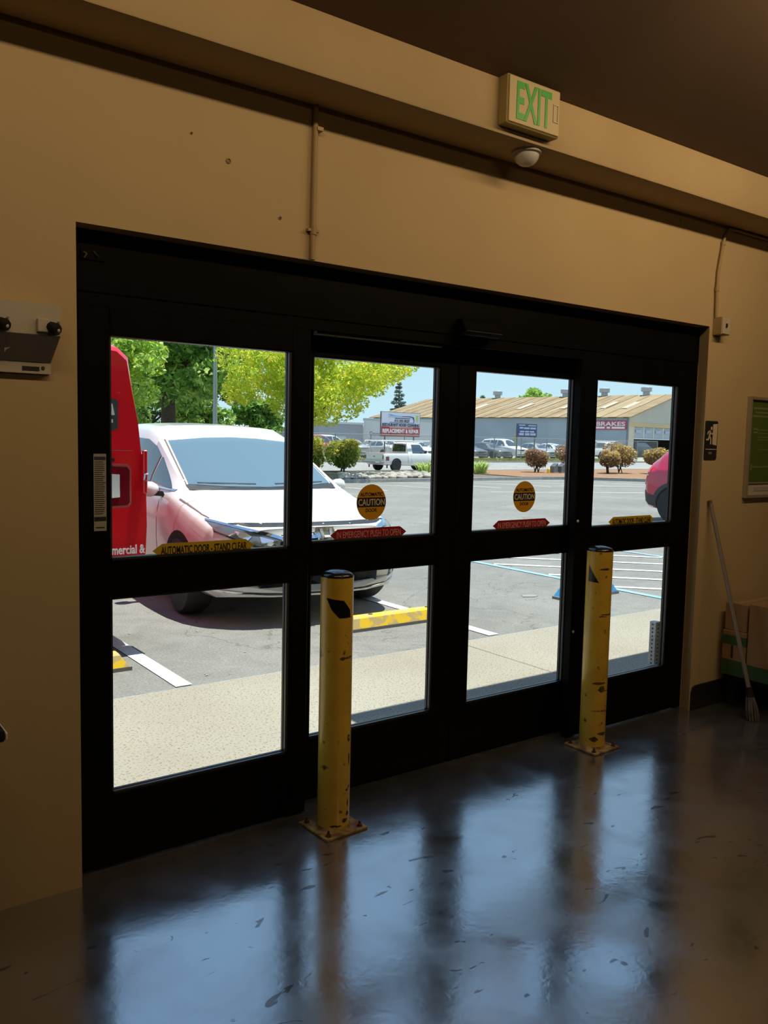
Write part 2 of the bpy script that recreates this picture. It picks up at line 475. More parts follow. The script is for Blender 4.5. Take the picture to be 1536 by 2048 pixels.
# ------------------------------------------------------------------ room shell
S = 'structure'
WY = 2.895
fl = MB().box(-3.5, 7.0, -6.5, 3.25, -0.15, 0.0).build('floor', MATS['polished_concrete'])
tag(fl, 'dark polished concrete floor mirroring the glass door', 'floor', kind=S)
wf = thing('wall_front', 'tan painted wall around the sliding glass door', 'wall', (0, WY, 0), kind=S)
w = MB().box(-3.5, 0.838, WY, 3.2, 0, 4.8)
w.prism([(4.43, WY), (7.0, WY), (7.0, 3.2), (4.74, 3.2), (4.74, 3.02), (4.456, 3.02), (4.456, 2.97)], 'z', 0, 4.8)
w.box(0.838, 4.43, WY, 3.02, 2.285, 4.8); w.box(0.838, 4.74, 3.02, 3.2, 2.285, 4.8)
w.build('wall_face', MATS['wall_paint'], wf)
for (x, z, r) in ((1.383, 2.59, .010), (1.598, 2.424, .006), (1.24, 2.655, .004), (4.10, 2.83, .004)):
    MB().lathe([(r, 0), (r, .004), (r*.6, .006), (r*.5, .001)], 10, (x, WY, z), (0, -1, 0)).build('wall_dent_plug', MATS['conduit_paint'], wf)  # darker plugs standing in for small dark dents in the wall
tag(MB().box(-3.65, -3.5, -6.5, 3.2, 0, 4.8).build('wall_left', MATS['back_paint']), 'plain tan side wall left of the camera', 'wall', kind=S)
tag(MB().box(7.0, 7.15, -6.5, 3.2, 0, 4.8).build('wall_right', MATS['back_paint']), 'plain tan side wall right of the camera', 'wall', kind=S)
tag(MB().box(-3.65, 7.15, -6.65, -6.5, 0, 4.8).build('wall_back', MATS['back_paint']), 'plain tan wall behind the camera', 'wall', kind=S)
c = MB().prism([(2.895, 3.092), (2.66, 3.092), (-2.5, 4.6), (-6.6, 4.6), (-6.6, 4.8), (-2.5, 4.8), (2.895, 3.3)], 'x', -3.6, 7.1)
tag(c.build('ceiling', MATS['ceiling_brown']), 'dark brown sloping ceiling above the tan beam', 'ceiling', kind=S)
tag(MB().box(-3.5, 7.0, 2.65, WY, 2.868, 3.092).build('trim_1', MATS['beam_paint'], bevel=0.012, seg=2), 'tan painted beam running along the top of the door wall', 'beam', kind=S)
b = MB().prism([(4.44, 0.0), (4.44, 0.115), (4.452, 0.142), (4.475, 0.15), (6.9, 0.15), (6.9, 0)], 'y', WY-.012, WY)
tag(b.build('baseboard_right', MATS['black_rubber'], bevel=.003), 'black rubber baseboard right of the door', 'baseboard', kind=S)

# shop lights hung above and behind the camera
for i, x0 in enumerate((-0.55, 2.5)):
    t = thing('ceiling_lamp', ['long warm shop light hung over the camera, left one', 'long warm shop light hung over the camera, right one'][i], 'lamp', (x0+1.3, 1.3, 3.33), group='shop lights under the ceiling')
    MB().prism([(1.2, 3.35), (1.24, 3.42), (1.36, 3.42), (1.33, 3.405), (1.255, 3.33)], 'x', x0, x0+2.6).build('reflector', MATS['fixture_cream'], t)
    MB().cyl((x0+.05, 1.27, 3.365), (x0+2.55, 1.27, 3.365), .013, n=10).build('tube', lamp_mat, t)
    for xx in (x0+.3, x0+2.3): MB().cyl((xx, 1.3, 3.415), (xx, 1.3, 3.49), .006, n=6).build('hanger', MATS['steel'], t)
    ld = bpy.data.lights.new('tube_light', 'AREA'); ld.shape = 'RECTANGLE'; ld.size, ld.size_y = 2.5, 0.07
    ld.energy = (13.5, 24)[i]; ld.color = (1.0, 0.70, 0.38)
    lo = bpy.data.objects.new('tube_light', ld); col.objects.link(lo)
    zax = Vector((0, -0.72, 0.69)).normalized(); xax = Vector((1, 0, 0)); yax = zax.cross(xax)
    R = Matrix((xax, yax, zax)).transposed().to_4x4(); R.translation = (x0+1.3, 1.33, 3.33); lo.matrix_world = R
    attach(lo, t)

t = thing('ceiling_lamp', 'added warm fill light hung far behind the camera', 'lamp', (2.0, -4.6, 3.30), group='shop lights under the ceiling')  # fill lamp added to brighten the shaded wall band under the beam
MB().prism([(-4.70, 3.34), (-4.66, 3.41), (-4.54, 3.41), (-4.57, 3.395), (-4.645, 3.32)], 'x', 0.7, 3.3).build('reflector', MATS['fixture_cream'], t)
MB().cyl((.75, -4.63, 3.355), (3.25, -4.63, 3.355), .013, n=10).build('tube', lamp_mat, t)
for xx in (1.0, 3.0): MB().cyl((xx, -4.6, 3.40), (xx, -4.6, 4.6), .006, n=6).build('hanger', MATS['steel'], t)
ld = bpy.data.lights.new('tube_light', 'AREA'); ld.shape = 'RECTANGLE'; ld.size, ld.size_y = 2.5, 0.07
ld.energy = 11; ld.color = (1.0, 0.68, 0.36)
lo = bpy.data.objects.new('tube_light', ld); col.objects.link(lo)
zax = Vector((0, -0.95, 0.3)).normalized(); xax = Vector((1, 0, 0)); yax = zax.cross(xax)
R = Matrix((xax, yax, zax)).transposed().to_4x4(); R.translation = (2.0, -4.57, 3.32); lo.matrix_world = R
attach(lo, t)

# ------------------------------------------------------------------ automatic sliding door
FY, AY, DP = 2.97, 3.07, 0.045
BLK = MATS['black_anodised']
d1 = thing('door_1', 'black header and jambs framing the automatic sliding door', 'door frame', (2.65, FY, 0), kind=S)
MB().box(0.842, 4.456, FY, FY+.19, 2.075, 2.31).build('header', BLK, d1, bevel=.004)
MB().box(0.85, 4.45, FY+.006, FY+.03, 2.031, 2.0745).build('header_lip', BLK, d1)
MB().box(0.842, 0.862, FY+.004, FY+.05, 0, 2.075).build('jamb', BLK, d1, bevel=.002)
MB().box(4.436, 4.456, FY+.004, FY+.05, 0, 2.075).build('jamb', BLK, d1, bevel=.002)
MB().box(1.83, 2.497, FY+.02, FY+.05, 2.016, 2.07).build('track_slot', MATS['gasket'], d1)
MB().prism([(2.90, 2.095), (2.925, 2.075), (2.97, 2.075), (2.97, 2.15), (2.935, 2.15)], 'x', 2.56, 2.79).build('motion_sensor', BLK, d1, bevel=.004)
MB().box(2.566, 2.785, 2.897, 2.901, 2.090, 2.0935).build('sensor_highlight', MATS['bead_grey'], d1)  # grey strip painting the highlight line along the sensor
MB().box(0.862, 4.436, AY+.01, AY+.035, 0.0, 0.008).build('threshold', BLK, d1)
MB().box(.873, .957, FY-.006, FY, 2.182, 2.222).build('lock_plate', BLK, d1, bevel=.002)
MB().tube([(.882, FY-.012, 2.205), (.890, FY-.02, 2.20), (.884, FY-.012, 2.186)], .0025, 6).build('latch', MATS['steel'], d1)
MB().tube([(.915, FY-.01, 2.212), (.925, FY-.014, 2.20), (.932, FY-.01, 2.193)], .0025, 6).build('latch', MATS['bead_grey'], d1)

def panel(name, label, x0, x1, gx0, gx1, y, zb, dots=()):
    t = thing(name, label, 'glass door', ((x0+x1)/2, y, 0), kind=S)
    z0, zk, zm0, zm1, zt0, zt = zb, 0.278, 1.003, 1.142, 1.937, (2.03 if y < 3 else 2.074)
    MB().box(x0, gx0, y, y+DP, z0, zt).build('stile', BLK, t, bevel=.002)
    MB().box(gx1, x1, y, y+DP, z0, zt).build('stile', BLK, t, bevel=.002)
    MB().box(gx0, gx1, y, y+DP, zt0, zt).build('top_rail', BLK, t, bevel=.002)
    MB().box(gx0, gx1, y, y+DP, zm0, zm1).build('middle_rail', BLK, t, bevel=.002)
    MB().box(gx0, gx1, y, y+DP, z0, zk).build('bottom_rail', BLK, t, bevel=.002)
    for a, b in ((zk, zm0), (zm1, zt0)):
        MB().box(gx0-.006, gx1+.006, y+.020, y+.026, a-.006, b+.006).build('pane', MATS['door_glass'], t)
        g = MB()
        for yy in (y+.006, y+.027):
            g.box(gx1-.012, gx1, yy, yy+.013, a, b)
            g.box(gx0, gx0+.006, yy, yy+.013, a, b)
            g.box(gx0, gx1, yy, yy+.013, a, a+.008)
            g.box(gx0, gx1, yy, yy+.013, b-.005, b)
        g.build('glazing_bead', MATS['bead_grey'], t)
    for (x, z) in dots:
        MB().lathe([(.008, 0), (.008, .003), (.004, .006)], 12, (x, y, z), (0, -1, 0)).build('screw', MATS['dome_white'], t)
    return t
panel('door_2', 'fixed black-framed side panel in front of the red and white vans', .864, 1.79, .972, 1.705, FY, 0.008)
panel('door_3', 'sliding panel with the left round caution sticker', 1.765, 2.672, 1.865, 2.56, AY, 0.012)
panel('door_4', 'sliding panel with the right round caution sticker', 2.678, 3.61, 2.786, 3.50, AY, 0.012)
panel('door_5', 'fixed black-framed side panel next to the pictogram sign', 3.43, 4.434, 3.562, 4.278, FY, 0.008, ((3.447, 1.182), (3.447, .587)))

# ------------------------------------------------------------------ stickers on the glass
def arrow_sticker(label, x0, x1, zc, y, mt, body, tmt, bold, tipl, depth=.0008):
    h = .026
    t = thing('door_sticker', label, 'sticker', ((x0+x1)/2, y, zc-h))
    MB().prism([(x0, zc), (x0+tipl, zc-h), (x1-tipl, zc-h), (x1, zc), (x1-tipl, zc+h), (x0+tipl, zc+h)], 'y', y, y+.0008).build('backing', mt, t)
    text(body, (x1-x0)*.84, .030, tmt, t, ((x0+x1)/2, y-.0001, zc), bold=bold)
    return t
arrow_sticker('yellow stand clear arrow sticker below the white van', 1.130, 1.549, 1.163, 2.988, MATS['sticker_yellow'], 'AUTOMATIC DOOR - STAND CLEAR', MATS['print_black'], .012, .038)
arrow_sticker('yellow stand clear arrow sticker at the far right pane', 3.722, 4.128, 1.165, 2.988, MATS['sticker_yellow'], 'AUTOMATIC DOOR - STAND CLEAR', MATS['print_black'], .012, .038)
arrow_sticker('red emergency push arrow sticker nearest the white van', 1.971, 2.392, 1.167, 3.088, MATS['sticker_red'], 'IN EMERGENCY PUSH TO OPEN', MATS['print_pink'], 0.0, .038)
arrow_sticker('red emergency push arrow sticker over the empty lot', 2.945, 3.362, 1.167, 3.088, MATS['sticker_red'], 'IN EMERGENCY PUSH TO OPEN', MATS['print_pink'], 0.0, .038)
def caution(label, x, z, y=3.088, r=.081):
    t = thing('caution_sticker', label, 'sticker', (x, y, z-r))
    MB().prism([(x+r*math.cos(a*math.pi/20), z+r*math.sin(a*math.pi/20)) for a in range(40)], 'y', y, y+.0008).build('disc', MATS['sticker_gold'], t)
    pts = []
    hb = .0215
    for s in (1, -1):
        for k in range(7):
            zz = -hb + 2*hb*k/6 if s > 0 else hb - 2*hb*k/6
            pts.append((x + s*math.sqrt(r*r - zz*zz)*.985, z + zz))
    MB().prism(pts, 'y', y-.0006, y).build('band', MATS['print_black'], t)
    text('AUTOMATIC', .125, .017, MATS['print_black'], t, (x, y-.0001, z+.036), bold=.015)
    text('CAUTION', .146, .030, MATS['print_pale'], t, (x, y-.0007, z), bold=.015)
    text('DOOR', .062, .016, MATS['print_black'], t, (x, y-.0001, z-.036), bold=.005)
caution('round yellow caution sticker above the white van hood', 2.189, 1.309)
caution('round yellow caution sticker on the pane facing the empty lot', 3.163, 1.311)
t = thing('notice_label', 'tall grey notice full of small print on the black door stile', 'label', (.934, 2.966, 1.25))
MB().box(.912, .956, 2.9688, 2.970, 1.250, 1.522).build('paper', MATS['paper_grey'], t)
MB().box(.914, .954, 2.9682, 2.9688, 1.500, 1.512).build('blue_heading', MATS['navy_print'], t)
g = MB(); r_ = random.Random(3)
for k in range(26):
    z = 1.494 - k*.0073
    if z < 1.305: break
    g.box(.915, .915+.038*(.75+.25*r_.random()), 2.9684, 2.9688, z-.0018, z+.0008)
g.build('small_print', MATS['print_black'], t)
MB().box(.913, .955, 2.9682, 2.9688, 1.285, 1.300).build('black_bar', MATS['print_black'], t)
MB().box(.918, .948, 2.9684, 2.9688, 1.260, 1.264).build('small_print', MATS['print_black'], t)

# ------------------------------------------------------------------ bollards
def bollard(label, x, y, tape, scuffs, rot):
    t = thing('bollard', label, 'bollard', (x, y, 0), group='yellow steel bollards')
    R = .0665
    c, s = math.cos(rot), math.sin(rot)
    def W(a, b): return (x + a*c - b*s, y + a*s + b*c)
    q = [W(-.102, -.102), W(.102, -.102), W(.102, .102), W(-.102, .102)]
    pl = MB().prism(q, 'z', 0, .011).build('base_plate', MATS['plate_dirty'], t, bevel=.002)
    MB().lathe([(R, .011), (R, 1.045)], 40, (x, y, 0)).build('post', MATS['bollard_yellow'], t, smooth=True)
    MB().lathe([(R+.007, .011), (R+.004, .016), (R, .022)], 32, (x, y, 0)).build('weld', MATS['plate_dirty'], t, smooth=True)
    MB().lathe([(R*1.0, 1.043), (R*1.012, 1.047), (R*.985, 1.053), (R*.8, 1.062), (R*.45, 1.069), (0, 1.071)], 40, (x, y, 0)).build('cap', MATS['cap_black'], t, smooth=True)
    for (a, b) in ((-.078, -.078), (.078, -.078), (.078, .078), (-.078, .078)):
        px, py = W(a, b)
        n = MB().lathe([(.013, .011), (.013, .0125)], 12, (px, py, 0)); n.lathe([(.0095, .0125), (.0095, .020)], 6, (px, py, 0)); n.lathe([(.0055, .020), (.005, .033)], 10, (px, py, 0))
        n.build('bolt', MATS['rust'], t)
    def wrap(poly, name, mt, off):
        P, F, B = subdiv_poly(poly, .02)          # (angle*R, z) on the post surface, angle 0 faces -Y
        vs = []
        for u, z in P:
            a = u/R
            vs.append((x + (R+off)*math.sin(a), y - (R+off)*math.cos(a), z))
        MB().add(vs, F).build(name, mt, t, smooth=True)
    for p in tape: wrap(p, 'tape', MATS['tape_black'], .0006)
    for (u, z, w_, h_) in scuffs:
        g = random.Random(int(abs(u)*1e4+z*1e3))
        n = 9
        wrap([(u + w_*math.cos(2*math.pi*k/n)*(.55+.45*g.random()), z + h_*math.sin(2*math.pi*k/n)*(.45+.55*g.random())) for k in range(n)], 'scuff', MATS['scuff_dark'], .0004)
bollard('yellow bollard in front of the white van, black tape near its top', 1.823, 2.797,
        [[(-.082, .965), (-.01, .955), (.022, .915), (.026, .885), (-.028, .885), (-.06, .92)]],
        [(-.01, .722, .018, .009), (.022, .722, .028, .006), (.03, .39, .012, .022), (.034, .30, .009, .04), (.022, .175, .010, .008), (.034, .185, .008, .012), (.030, .12, .007, .022), (.028, .075, .012, .014), (.012, .05, .02, .012), (-.03, .03, .03, .008)], 0.05)
bollard('yellow bollard by the right end of the door, triangle of tape at its left', 3.455, 2.818,
        [[(-.118, .975), (-.118, .888), (-.058, .885)]],
        [(-.03, .955, .035, .008), (0.0, .72, .06, .005), (-.03, .71, .03, .005), (-.035, .36, .05, .010), (-.02, .33, .022, .022), (0, .318, .05, .004), (-.02, .213, .062, .004), (.02, .205, .03, .003), (.0, .09, .04, .012), (-.05, .06, .03, .02)], 0.02)

# ------------------------------------------------------------------ exit sign, dome sensor, conduits
t = thing('exit_sign', 'green lettered EXIT sign on the tan beam', 'exit sign', (2.63, 2.65, 2.897))
MB().box(2.478, 2.788, 2.598, 2.650, 2.897, 3.092).build('housing', MATS['exit_side'], t, bevel=.004)
MB().box(2.484, 2.782, 2.592, 2.598, 2.903, 3.086).build('face', MATS['exit_housing'], t, bevel=.002)
text('EXIT', .205, .150, MATS['exit_green'], t, (2.628, 2.592, 2.995), bold=.02, depth=.002)
g = MB()
for a, b, c_, d_ in ((2.742, 2.772, 3.024, 3.028), (2.742, 2.772, 2.954, 2.958), (2.742, 2.746, 2.958, 3.024), (2.768, 2.772, 2.958, 3.024)): g.box(a, b, 2.589, 2.592, c_, d_)
g.build('arrow_knockout', MATS['fixture_cream'], t)
t = thing('motion_detector', 'round white dome detector under the beam below the EXIT sign', 'detector', (2.735, 2.735, 2.868))
MB().lathe([(.066, 0), (.066, -.010), (.060, -.014)], 28, (2.735, 2.735, 2.868)).build('base_ring', MATS['fixture_grey'], t, smooth=True)
MB().lathe([(.056*math.cos(a), -.014 - .050*math.sin(a)) for a in np.linspace(0, math.pi/2, 10)], 28, (2.735, 2.735, 2.868)).build('dome', MATS['dome_white'], t, smooth=True)
t = thing('conduit', 'thin straight painted conduit running down to the door header', 'conduit', (1.735, 2.881, 2.285))
MB().cyl((1.735, 2.881, 2.285), (1.742, 2.881, 2.868), .0105, n=12).build('pipe', MATS['conduit_paint'], t, smooth=True)
MB().box(1.712, 1.762, 2.875, WY, 2.392, 2.402).build('strap', MATS['conduit_paint'], t)
MB().box(1.742, 1.768, 2.865, WY, 2.772, 2.786).build('strap', MATS['wall_paint'], t)
MB().cyl((1.738, 2.881, 2.38), (1.738, 2.881, 2.412), .0135, n=12).build('coupling', MATS['conduit_paint'], t, smooth=True)
t = thing('bent_conduit', 'thin conduit bending from the beam down to a small box', 'conduit', (4.465, 2.881, 2.34))
pts = [(4.468, 2.880, 2.335), (4.462, 2.882, 2.50), (4.466, 2.882, 2.60), (4.484, 2.882, 2.69), (4.500, 2.882, 2.765), (4.518, 2.882, 2.82), (4.550, 2.880, 2.850), (4.60, 2.880, 2.856), (6.9, 2.880, 2.856)]
MB().tube(pts, .009, 10).build('pipe', MATS['conduit_paint'], t, smooth=True)
for k in (1, 4): MB().tube([Vector(pts[k]) - Vector((0, 0, .012)), Vector(pts[k]) + Vector((0, 0, .012))], .0125, 10).build('coupling', MATS['conduit_paint'], t, smooth=True)
t = thing('switch_box', 'small surface box at the upper right corner of the door', 'switch box', (4.50, WY, 2.238))
MB().box(4.462, 4.545, 2.838, WY, 2.238, 2.340).build('box', MATS['conduit_paint'], t, bevel=.003)
MB().box(4.466, 4.541, 2.834, 2.838, 2.242, 2.336).build('cover', MATS['fixture_cream'], t, bevel=.002)
MB().box(4.497, 4.508, 2.828, 2.834, 2.280, 2.302).build('toggle', MATS['black_rubber'], t)

# emergency light on the left
t = thing('emergency_light', 'cream two-headed emergency light on the wall left of the door', 'emergency light', (.60, WY, 1.78))
XL, XR = .395, .760
MB().add([(XL, 2.80, 1.995), (XR, 2.80, 1.995), (XR, 2.80, 1.898), (XL, 2.80, 1.898), (XL, WY-.001, 1.995), (XR, WY-.001, 1.995), (XR-.012, 2.872, 1.818), (XL+.012, 2.872, 1.818), (XR-.012, WY-.001, 1.818), (XL+.012, WY-.001, 1.818)],
         [(0,1,2,3), (0,4,5,1), (3,2,6,7), (1,5,8,6,2), (0,3,7,9,4), (7,6,8,9)]).build('body', MATS['fixture_cream'], t)
MB().add([(XL+.003, 2.7985, 1.896), (XR-.003, 2.7985, 1.896), (XR-.014, 2.8705, 1.818), (XL+.014, 2.8705, 1.818)], [(0,1,2,3)]).build('sloped_cover', MATS['fixture_grey'], t)
MB().box(XL+.012, XR-.012, 2.874, WY-.001, 1.781, 1.818).build('lower_strip', MATS['fixture_cream'], t)
MB().box(.660, .712, 2.872, 2.874, 1.790, 1.803).build('indicator_slot', MATS['print_black'], t)
MB().lathe([(.006, 0), (.005, .004)], 10, (.724, 2.874, 1.800), (0, -1, 0)).build('test_button', MATS['scuff_dark'], t, smooth=True)
MB().poly([(.600, 2.835, 1.853), (.618, 2.834, 1.856), (.606, 2.838, 1.848), (.602, 2.842, 1.840)]).build('paint_chip', MATS['print_white'], t)
for xc in (.735, .585):
    h = MB().box(xc-.048, xc-.012, 2.786, 2.80, 1.905, 1.948).build('bracket', MATS['fixture_cream'], t, bevel=.003)
    hd = MB().lathe([(.010, -.022), (.018, -.018), (.021, .004), (.017, .014), (.009, .017)], 9, (xc+.002, 2.782, 1.918), (.5, -.75, -.35)).build('lamp_head', MATS['black_rubber'], t, smooth=True)
    MB().lathe([(.006, .017), (.003, .020)], 10, (xc+.002, 2.782, 1.918), (.5, -.75, -.35)).build('lens', MATS['dome_white'], hd, smooth=True)
    MB().box(xc+.014, xc+.018, 2.775, 2.80, 1.91, 1.942).build('yoke', MATS['fixture_grey'], t)
# counter end that pokes in at the left edge
t = thing('counter', 'dark counter end poking in at the left edge', 'counter', (.0, 2.6, 0))
MB().box(-1.2, .480, 2.335, 2.885, .772, .805).build('top', MATS['black_rubber'], t, bevel=.006, seg=2)
MB().box(.4805, .4865, 2.338, 2.88, .776, .796).build('edge_highlight', MATS['print_white'], t, bevel=.002)  # white strip painting the highlight on the counter's end
MB().box(-1.15, .10, 2.40, 2.885, .0, .772).build('cabinet', MATS['fixture_grey'], t)

# ------------------------------------------------------------------ right of the door
t = thing('pictogram_sign', 'black pictogram sign of a running figure and open door', 'sign', (4.495, WY, 1.515))
def rr(x0, x1, z0, z1, r, n=4):
    P = []
    for cx, cz, a0 in ((x1-r, z1-r, 0), (x0+r, z1-r, 90), (x0+r, z0+r, 180), (x1-r, z0+r, 270)):
        for k in range(n+1):
            a = math.radians(a0 + 90*k/n); P.append((cx+r*math.cos(a), cz+r*math.sin(a)))
    return P
MB().prism(rr(4.440, 4.562, 1.515, 1.742, .010), 'y', 2.889, WY).build('plate', MATS['print_black'], t)
yy = 2.8885
def pic(poly, name='pictogram'): MB().prism(poly, 'y', yy-.0012, yy+.0006).build(name, MATS['print_pale'], t)
pic([(4.512, 1.722), (4.556, 1.726), (4.553, 1.598), (4.512, 1.604)], 'open_door')
pic([(4.497+.0085*math.cos(k*.7), 1.698+.010*math.sin(k*.7)) for k in range(9)], 'figure_head')
g = MB()
for a, b, wd in (((4.488, 1.683), (4.479, 1.652), .0075), ((4.487, 1.683), (4.466, 1.678), .004), ((4.466, 1.678), (4.460, 1.662), .004), ((4.488, 1.680), (4.500, 1.665), .004), ((4.500, 1.665), (4.511, 1.668), .004),
                 ((4.480, 1.652), (4.494, 1.636), .0055), ((4.494, 1.636), (4.494, 1.604), .005), ((4.478, 1.652), (4.470, 1.632), .0055), ((4.470, 1.632), (4.448, 1.632), .005)):
    v = Vector((b[0]-a[0], b[1]-a[1])); nrm = Vector((-v.y, v.x)).normalized()*wd
    g.prism([(a[0]+nrm.x, a[1]+nrm.y), (a[0]-nrm.x, a[1]-nrm.y), (b[0]-nrm.x*.85, b[1]-nrm.y*.85), (b[0]+nrm.x*.85, b[1]+nrm.y*.85)], 'y', yy-.0012, yy+.0006)
g.build('running_figure', MATS['print_pale'], t)
MB().box(4.446, 4.558, yy-.0010, yy+.0006, 1.573, 1.577).build('rule', MATS['print_pale'], t)
text('EXIT', .036, .013, MATS['paper_grey'], t, (4.497, 2.8888, 1.552), bold=.01)
t = thing('framed_poster', 'green poster in a thin silver frame right of the door', 'poster', (5.12, WY, 1.277))
x0, x1, z0, z1 = 4.872, 5.372, 1.277, 1.903
g = MB(); g.box(x0, x0+.018, 2.868, WY, z0, z1); g.box(x1-.018, x1, 2.868, WY, z0, z1); g.box(x0+.018, x1-.018, 2.868, WY, z0, z0+.018); g.box(x0+.018, x1-.018, 2.868, WY, z1-.018, z1)
g.build('frame', MATS['frame_silver'], t)
MB().box(x0+.018, x1-.018, 2.886, WY, z0+.018, z1-.018).build('mount', MATS['poster_paper'], t)
MB().box(x0+.022, x1-.022, 2.883, 2.886, 1.372, z1-.022).build('green_print', MATS['poster_green'], t)
MB().box(x0+.022, x1-.022, 2.878, 2.886, 1.366, 1.374).build('divider', MATS['frame_silver'], t)
MB().box(x0+.11, x1-.02, 2.884, 2.886, 1.318, 1.342).build('caption_strip', MATS['paper_grey'], t)
g = MB()
for (a, b_, zc, hh) in ((.055, .30, 1.834, .012), (.075, .26, 1.808, .010), (.050, .30, 1.785, .012), (.065, .12, 1.705, .012), (.065, .115, 1.685, .010), (.12, .30, 1.700, .006), (.12, .30, 1.680, .006), (.12, .30, 1.655, .006), (.12, .30, 1.640, .006), (.13, .30, 1.578, .005), (.07, .30, 1.470, .010)):
    g.box(x0+a, x0+b_, 2.8820, 2.8830, zc-hh/2, zc+hh/2)
g.prism([(x0+.050, 1.448), (x0+.068, 1.448), (x0+.075, 1.488), (x0+.055, 1.488)], 'y', 2.8820, 2.8830)
g.build('print', MATS['poster_pale'], t)
# broom
t = thing('broom', 'worn broom leaning on the wall between door and boxes', 'broom', (4.60, 2.57, 0))
top, sock = Vector((4.512, 2.878, 1.255)), Vector((4.590, 2.60, .145))
MB().tube([top, sock], [.011, .013], 12).build('handle', MATS['broom_metal'], t, smooth=True)
MB().tube([top + (top-sock).normalized()*.0, top + (top-sock).normalized()*.018], .0125, 12).build('grip_end', MATS['bristle'], t)
dv = (sock-top).normalized()
MB().tube([sock - dv*.05, sock + dv*.01], [.017, .022], 12).build('socket', MATS['black_rubber'], t, smooth=True)
g = MB(); r_ = random.Random(5)
for k in range(46):
    a, rr_ = r_.random()*6.28, r_.random()**.5
    p0 = sock + Vector((.020*rr_*math.cos(a), .020*rr_*math.sin(a), -.005)); p2 = Vector((4.598 + .050*rr_*math.cos(a), 2.577 + .028*rr_*math.sin(a), .004))
    g.tube([p0, (p0+p2)/2 + Vector((.006*math.cos(a), .004*math.sin(a), .0)), p2], [.0045, .005, .003], 5)
g.build('bristles', MATS['bristle'], t)
# cartons on a black riser
t = thing('riser', 'low black riser under the cardboard boxes', 'riser', (5.1, 2.5, 0))
MB().box(4.72, 5.5, 2.10, 2.865, .175, .203).build('deck', MATS['black_rubber'], t, bevel=.006)
for (a, b_) in ((4.76, 2.14), (5.42, 2.14), (4.76, 2.80), (5.42, 2.80)): MB().box(a, a+.05, b_, b_+.05, 0, .175).build('foot', MATS['black_rubber'], t)
def carton(label, x0, x1, y0, y1, z0, z1, bands=(), tape=True, mt='cardboard'):
    t = thing('cardboard_box', label, 'box', ((x0+x1)/2, (y0+y1)/2, z0), group='boxes right of the door')
    MB().box(x0, x1, y0, y1, z0, z1).build('carton', MATS[mt], t, bevel=.003)
    for (a, b_) in bands:
        MB().box(x0-.0015, x1+.0015, y0-.0015, y1+.0015, a, b_).build('green_band', MATS['carton_green'], t)
    if tape: MB().box(x0+.002, x1-.002, (y0+y1)/2-.025, (y0+y1)/2+.025, z1-.001, z1+.0012).build('packing_tape', MATS['carton_line'], t)
    MB().prism([(y0+(y1-y0)*.52, z0+(z1-z0)*.40), (y0+(y1-y0)*.60, z0+(z1-z0)*.40), (y0+(y1-y0)*.60, z0+(z1-z0)*.68), (y0+(y1-y0)*.52, z0+(z1-z0)*.68)], 'x', x0-.0018, x0).build('hand_hole', MATS['print_black'], t)
carton('lower cardboard box with green bands behind the broom', 4.690, 5.10, 2.705, 2.858, .204, .478, ((.207, .300), (.395, .450)))
carton('upper plain brown cardboard box stacked behind the broom', 4.700, 5.08, 2.712, 2.855, .4795, .648)
carton('tall brown cardboard box at the right edge with green bottom band', 4.690, 5.25, 2.25, 2.695, .204, .662, ((.207, .293),))
t = thing('small_case', 'small black object on the tall box at the right edge', 'case', (4.75, 2.53, .663))
MB().prism([(2.45, .664), (2.572, .664), (2.572, .70), (2.560, .765), (2.50, .78), (2.45, .74)], 'x', 4.70, 4.77).build('body', MATS['black_rubber'], t, bevel=.004)
MB().tube([(4.735, 2.47, .745), (4.735, 2.48, .80), (4.735, 2.53, .805), (4.735, 2.545, .772)], .006, 8).build('handle', MATS['black_rubber'], t, smooth=True)
